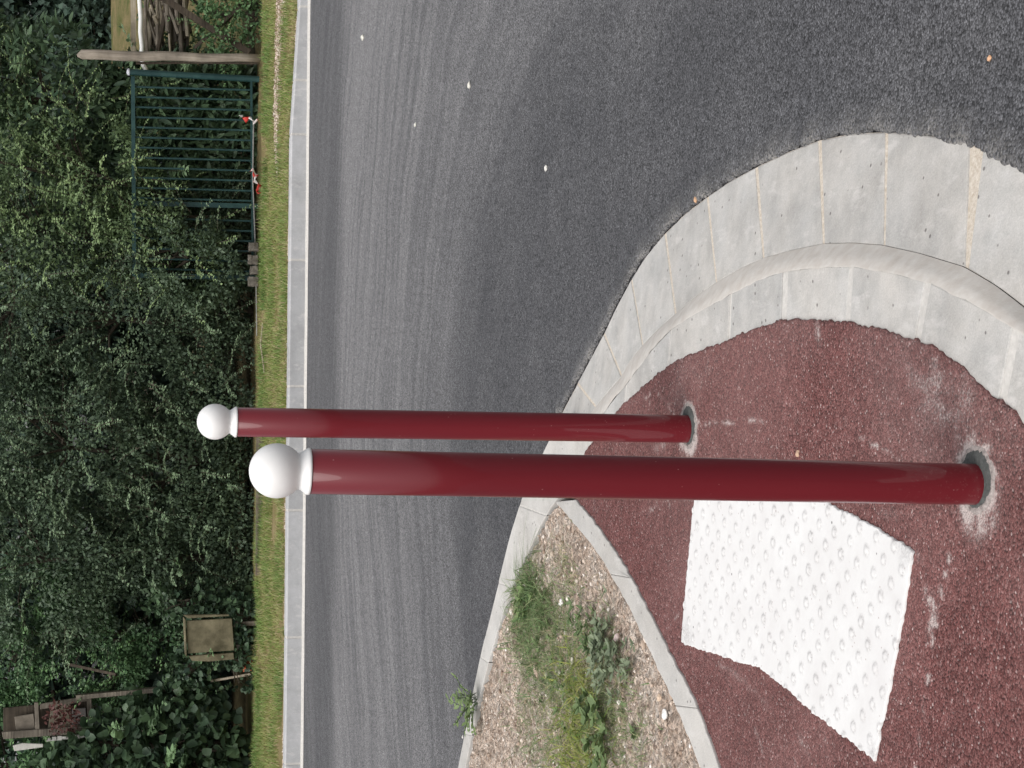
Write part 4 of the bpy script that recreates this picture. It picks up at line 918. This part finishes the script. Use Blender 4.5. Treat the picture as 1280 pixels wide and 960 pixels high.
for k in range(19):
    yb = 108.5+k*12.6
    if abs(yb-255) < 5: continue
    bm = bmesh.new(); tube_bm(bm, [P(315, yb+4.0, YF), P(167, yb, YF)], .0095, 8); fpart('bar', bm, M['green'])
bm = bmesh.new(); tube_bm(bm, [P(317, 150, YF-.06), P(316, 225, YF-.07), P(320, 330, YF-.06), P(321, 420, YF-.1)], .006, 6); tag(from_bm('wire', bm, simple('dull_wire', (.25, .25, .24), .6)), 'thin grey wire strung along the foot of the green railing', 'wire')
# red and white tape scraps
mtp = Mat('barrier_tape', .5, .4); uvn = mtp.noise(1.0, 0, .5, mtp.sc(9, 9, 9)); mtp.color(mtp.ramp(uvn, [(.50, (.55, .045, .035)), (.54, (.70, .68, .66))])); M['tape'] = mtp.m
def tape(pts, label, w_=.055):
    bm = bmesh.new(); rows = []
    for i, (x, y, Y) in enumerate(pts):
        p = P(x, y, Y); t = Vector((math.sin(i*1.7)*.6, math.cos(i*2.3)*.5, 1)).normalized()*w_/2
        if i % 2: t = Vector((t.z, t.y, t.x))
        rows.append((bm.verts.new(p-t), bm.verts.new(p+t*(.6+.4*math.sin(i)))))
    for a, b in zip(rows, rows[1:]): bm.faces.new((a[0], b[0], b[1], a[1]))
    bmesh.ops.subdivide_edges(bm, edges=bm.edges[:], cuts=2, use_grid_fill=True)
    for v in bm.verts: v.co += noise.noise_vector(v.co*14)*.014
    o = from_bm('barrier_tape', bm, M['tape'], None, True); m_ = o.modifiers.new('s', 'SOLIDIFY'); m_.thickness = .001
    tag(o, label, 'tape', 'scraps of red and white barrier tape')
tape([(301, 144, YF-.05), (306, 151, YF-.08), (311, 146, YF-.1), (316, 153, YF-.12), (321, 149, YF-.13), (323, 152, YF-.2)], 'short crumpled red and white tape scrap on the railing foot nearer the wooden post')
tape([(313, 214, YF-.12), (318, 213, 15.85), (320, 219, 15.8), (318, 225, 15.78), (323, 230, 15.78), (320, 238, 15.78), (325, 242, 15.76)], 'longer red tape scrap hanging under the middle of the green railing')

# ---------------------------------------------------------------- wooden post and the things right of it
M['postwood'] = wood_mat('weathered_post', (0.20, 0.165, 0.13), (0.42, 0.37, 0.31), 'z')
M['palewood'] = wood_mat('pale_branch_wood', (0.30, 0.25, 0.18), (0.50, 0.44, 0.34), 'x')
M['darkwood'] = wood_mat('dark_rotten_wood', (0.030, 0.024, 0.018), (0.10, 0.08, 0.06), 'x')
M['greywood'] = wood_mat('grey_old_wood', (0.085, 0.072, 0.058), (0.27, 0.235, 0.19), 'x')
a, b = P(325, 73, 16.35), P(102, 68.5, 16.35); pts = [a.lerp(b, i/9)+Vector((.006*math.sin(i*1.7), 0, 0)) for i in range(10)]
bm = bmesh.new(); tube_bm(bm, pts+[b+Vector((-.01, 0, .04))], [.038, .037, .038, .040, .042, .044, .045, .046, .046, .044, .012], 14)
tag(from_bm('wooden_post', bm, M['postwood'], None, True), 'weathered round wooden fence post at the right end of the green railing', 'post')
bm = bmesh.new(); tube_bm(bm, [P(322, 79, 16.5), P(240, 78, 16.52), P(170, 79, 16.5)], .012, 8); tag(from_bm('stake', bm, M['darkwood']), 'thin dark stake between the wooden post and the railing post', 'stake')
# stack of old rails
stack = empty('wood_stack', P(250, 30, 17.4), 'stack of old grey sticks and rails right of the wooden post', 'wood stack')
for k in range(70):
    x0 = RNG.uniform(182, 236); dd = RNG.uniform(-.12, .5); ln = RNG.uniform(.12, 1.0); yc = RNG.uniform(-50, 78); Yd = RNG.uniform(17.1, 17.7)
    c_ = P(x0, yc, Yd); dv = Vector((ln/2, RNG.normal(0, .04), RNG.normal(0, .07)*ln + .02))
    bm = bmesh.new(); r_ = RNG.uniform(.010, .026); tube_bm(bm, [c_-dv, c_+Vector((0, 0, RNG.normal(0, .01))), c_+dv], [r_, r_, r_*.8], 7)
    rel(from_bm('stick', bm, (M['greywood'], M['darkwood'], M['greywood'], M['palewood'])[k % 4], stack, False), stack)
bm = bmesh.new(); bar_bm(bm, P(166, -70, 17.2), P(167, 68, 17.2), .05, .035, Vector((0, -1, 0))); tag(from_bm('timber_rail', bm, M['palewood']), 'tan timber rail lying just above the white pipe', 'rail')
bm = bmesh.new(); pts = [P(x, y, Y) for x, y, Y in ((172, -70, 17.0), (174, -30, 17.0), (174.5, 0, 17.0), (176, 22, 17.0), (175.5, 40, 17.0), (177.5, 58, 16.98), (177, 72, 16.95), (179, 81, 16.9), (183, 88, 16.9))]
tube_bm(bm, pts, .022, 10); tag(from_bm('white_pipe', bm, simple('white_plastic_pipe', (.72, .72, .70), .5, .06, 8, 0), None, True), 'white plastic pipe lying on the stack right of the wooden post', 'pipe')
bm = bmesh.new(); bar_bm(bm, P(198, -6, 16.95), P(312, 66, 16.8), .055, .04); tag(from_bm('dark_prop', bm, M['darkwood']), 'long dark wooden prop leaning across in front of the stack', 'prop')
bm = bmesh.new(); bar_bm(bm, P(300, 8, 16.85), P(243, 60, 17.05), .03, .03); tag(from_bm('dark_prop', bm, M['darkwood']), 'short thin dark stick crossing behind the long dark prop', 'prop')
shrub('weed_clump', 'tall green weeds growing at the foot of the old wood stack', 'weeds', [pb(290, 20, 17.0, .55, .25, .32), pb(285, -30, 17.0, .5, .25, .35), pb(300, 60, 16.9, .2, .15, .18), pb(225, -10, 17.9, .7, .2, .4)], 5200, .05, L4, 30, .35, KITE, .45, None, light=.5, tintlo=.35, gap=-.3, droop=-.3)

# ---------------------------------------------------------------- things at the left end
board = empty('tan_board', P(300, 797, 16.35), 'worn tan board with a darker slot on two sides, propped among ivy', 'board')
M['board'] = simple('worn_shadowed_tan_board', (0.10, 0.088, 0.05), 0.85, .3, 7, .4, c2=(0.24, 0.21, 0.135))  # dark blotches: weather stains plus leaf shadows painted into the board's colour
def quad_panel(name, c, Y, th, mat, par):
    bm = bmesh.new(); fr = [bm.verts.new(P(x, y, Y)) for x, y in c]; bk_ = [bm.verts.new(P(x, y, Y)+Vector((0, th, 0))) for x, y in c]
    bm.faces.new(fr); bm.faces.new(bk_[::-1])
    for i in range(len(c)): bm.faces.new((fr[i], bk_[i], bk_[(i+1) % len(c)], fr[(i+1) % len(c)]))
    bmesh.ops.recalc_face_normals(bm, faces=bm.faces); bmesh.ops.bevel(bm, geom=bm.edges[:], offset=.004, segments=1, affect='EDGES')
    o = from_bm(name, bm, mat, par); return rel(o, par) if par else o
quad_panel('panel', [(233, 776), (290, 773), (293, 813), (235, 817)], 16.34, .035, M['board'], board)
quad_panel('side_rail', [(229, 769), (235, 773), (287, 770), (286, 768)], 16.32, .05, M['board'], board)
quad_panel('side_rail', [(236, 820), (292, 816), (293, 824), (262, 827), (240, 826)], 16.33, .045, M['board'], board)
quad_panel('top_rail', [(229, 771), (232, 774), (234, 822), (231, 818)], 16.31, .05, M['board'], board)
quad_panel('leg', [(288, 778), (322, 776), (322, 782), (290, 784)], 16.40, .03, M['greywood'], board)
quad_panel('leg', [(288, 806), (322, 806), (322, 812), (290, 812)], 16.40, .03, M['greywood'], board)
# hutch
HY = 16.95
hutch = empty('wooden_hutch', P(115, 905, HY), 'broken weathered wooden hutch panel half hidden by leaves at far left', 'hutch')
quad_panel('plank', [(50, 880), (110, 870), (111, 876), (50, 887)], HY, .03, M['greywood'], hutch)
quad_panel('plank', [(2, 915), (60, 911), (118, 905), (118, 917), (60, 920), (4, 924)], HY-.02, .03, M['greywood'], hutch)
quad_panel('upright', [(43, 878), (48, 878), (50, 915), (44, 915)], HY-.01, .04, M['greywood'], hutch)
quad_panel('upright', [(108, 868), (114, 867), (116, 908), (110, 908)], HY-.01, .04, M['greywood'], hutch)
quad_panel('panel', [(64, 882), (88, 879), (90, 908), (60, 910)], HY+.03, .02, simple('grey_green_board', (.17, .15, .11), .9, .3, 12), hutch)
quad_panel('panel', [(90, 886), (107, 885), (109, 905), (90, 906)], HY+.03, .02, simple('grey_board', (.20, .185, .175), .9, .15, 12), hutch)
quad_panel('panel', [(18, 896), (42, 892), (44, 911), (20, 913)], HY+.03, .02, simple('tan_grey_board', (.18, .155, .125), .9, .3, 12), hutch)
quad_panel('backing', [(4, 885), (110, 874), (110, 912), (4, 918)], HY+.08, .02, M['darkwood'], hutch)
bm = bmesh.new(); bar_bm(bm, P(96, 871, 16.9), P(195, 862, 16.8), .04, .085); bar_bm(bm, P(195, 862, 16.8), P(246, 857, 16.7), .04, .06)
tag(from_bm('leaning_plank', bm, M['greywood']), 'long grey plank leaning down from the hutch through the leaves', 'plank')
bm = bmesh.new(); bar_bm(bm, P(264, 851, 16.6), P(316, 842, 16.45), .02, .03); tag(from_bm('pale_stick', bm, M['palewood']), 'pale straight stick below the tan board near the verge', 'stick')
bm = bmesh.new(); bar_bm(bm, P(85, 830, 16.75), P(145, 843, 16.6), .025, .03); tag(from_bm('dark_stick', bm, M['darkwood']), 'dark stick poking out of the fresh green shrub', 'stick')
quad_panel_o = quad_panel('white_strip', [(16, 932), (28, 929), (54, 930), (54, 934), (18, 939)], 16.7, .02, simple('chalky_white_plastic', (.50, .49, .45), .7, .15, 30), None); tag(quad_panel_o, 'chalky white strip hanging below the wooden hutch', 'strip')
bm = bmesh.new()
for k in range(8):
    p = P(60+k*7+RNG.uniform(-2, 2), 924-k*.7, 16.8); box_bm(bm, p, (.03*RNG.uniform(.6, 1.3), .02, .035*RNG.uniform(.5, 1.3)))
bar_bm(bm, P(58, 926, 16.81), P(112, 920, 16.81), .012, .012, Vector((0, -1, 0)))
tag(from_bm('broken_lattice', bm, simple('pale_lattice', (.42, .41, .38), .8, .2, 30)), 'row of pale broken lattice ends under the hutch plank', 'lattice')
# rusty leaves caught on the hutch, orange rag
bm = bmesh.new()
def rag(name, cx, cy, Y, sx, sz, mat, label, cat):
    bm = bmesh.new(); bmesh.ops.create_grid(bm, x_segments=14, y_segments=10, size=.5)
    c_ = P(cx, cy, Y)
    for v in bm.verts:
        p = Vector((v.co.x*sx, 0, v.co.y*sz)); e = noise.noise_vector(Vector((v.co.x*4, v.co.y*4, cx)))
        v.co = c_ + p + e*.05 + Vector((0, .03*noise.noise(v.co*9), 0))
    o = from_bm(name, bm, mat, None, True); m_ = o.modifiers.new('s', 'SOLIDIFY'); m_.thickness = .004; tag(o, label, cat)
rag('orange_rag', 312, 833, 16.45, .08, .09, simple('faded_orange_cloth', (.50, .13, .06), .8, .25, 30), 'faded orange rag lying under the tan board at the verge edge', 'rag')
n = 230; d_ = rnd(n)*np.array([.17, .05, .19]); c_ = np.array(P(79, 897, 16.85)); L_ = RNG.uniform(.03, .055, n)
o = leaves('dead_leaves', c_+d_*RNG.random((n, 1))**.4+np.array([.0, 0, 0]), rnd(n), rnd(n)+[0, -1, .3], L_, L_*.5, RNG.random(n), leaf_mat('rusty_leaf', (.07, .028, .024), (.18, .08, .07)), None, OVAL)
tag(o, 'clump of rusty red dead leaves caught on the wooden hutch', 'dead leaves')
# timber edging, bricks, stick on verge
bm = bmesh.new(); bar_bm(bm, P(326, 547, 16.0), P(325, 719, 16.0), .08, .03, Vector((0, -1, 0))); tag(from_bm('timber_edging', bm, wood_mat('brown_edging_wood', (.13, .10, .075), (.28, .24, .19), 'x')), 'low brown timber edging board between verge and hedge behind the bollards', 'edging board')
bk_m = simple('pale_broken_brick', (.10, .09, .075), .9, .3, 25, .6, c2=(.20, .18, .155))
for k, (yy_, x0, lab) in enumerate(((309, 307, 'first from the railing'), (325, 306, 'second from the railing'), (338, 309, 'third from the railing'), (352, 306, 'farthest from the railing'))):
    bm = bmesh.new(); c_ = (P(x0+4, yy_, 16.5)+P(322, yy_, 16.5))/2; h_ = (P(x0+4, yy_, 16.5)-P(322, yy_, 16.5)).length
    box_bm(bm, c_, (.075+.01*(k % 2), .09, h_)); bmesh.ops.subdivide_edges(bm, edges=bm.edges[:], cuts=3, use_grid_fill=True)
    for v in bm.verts: v.co += noise.noise_vector(v.co*22)*.012
    tag(from_bm('broken_brick', bm, bk_m), 'pale broken brick under the hedge, '+lab, 'brick', 'pale broken bricks standing under the hedge')
bm = bmesh.new(); tube_bm(bm, [P(330, 404, 15.9)+Vector((0, 0, .01)), P(330, 430, 15.85)+Vector((0, 0, .03)), P(332, 466, 15.8)+Vector((0, 0, .01))], .007, 6); tag(from_bm('pale_stick', bm, M['palewood']), 'thin pale stick lying on the verge at the foot of the dark hedge', 'stick')
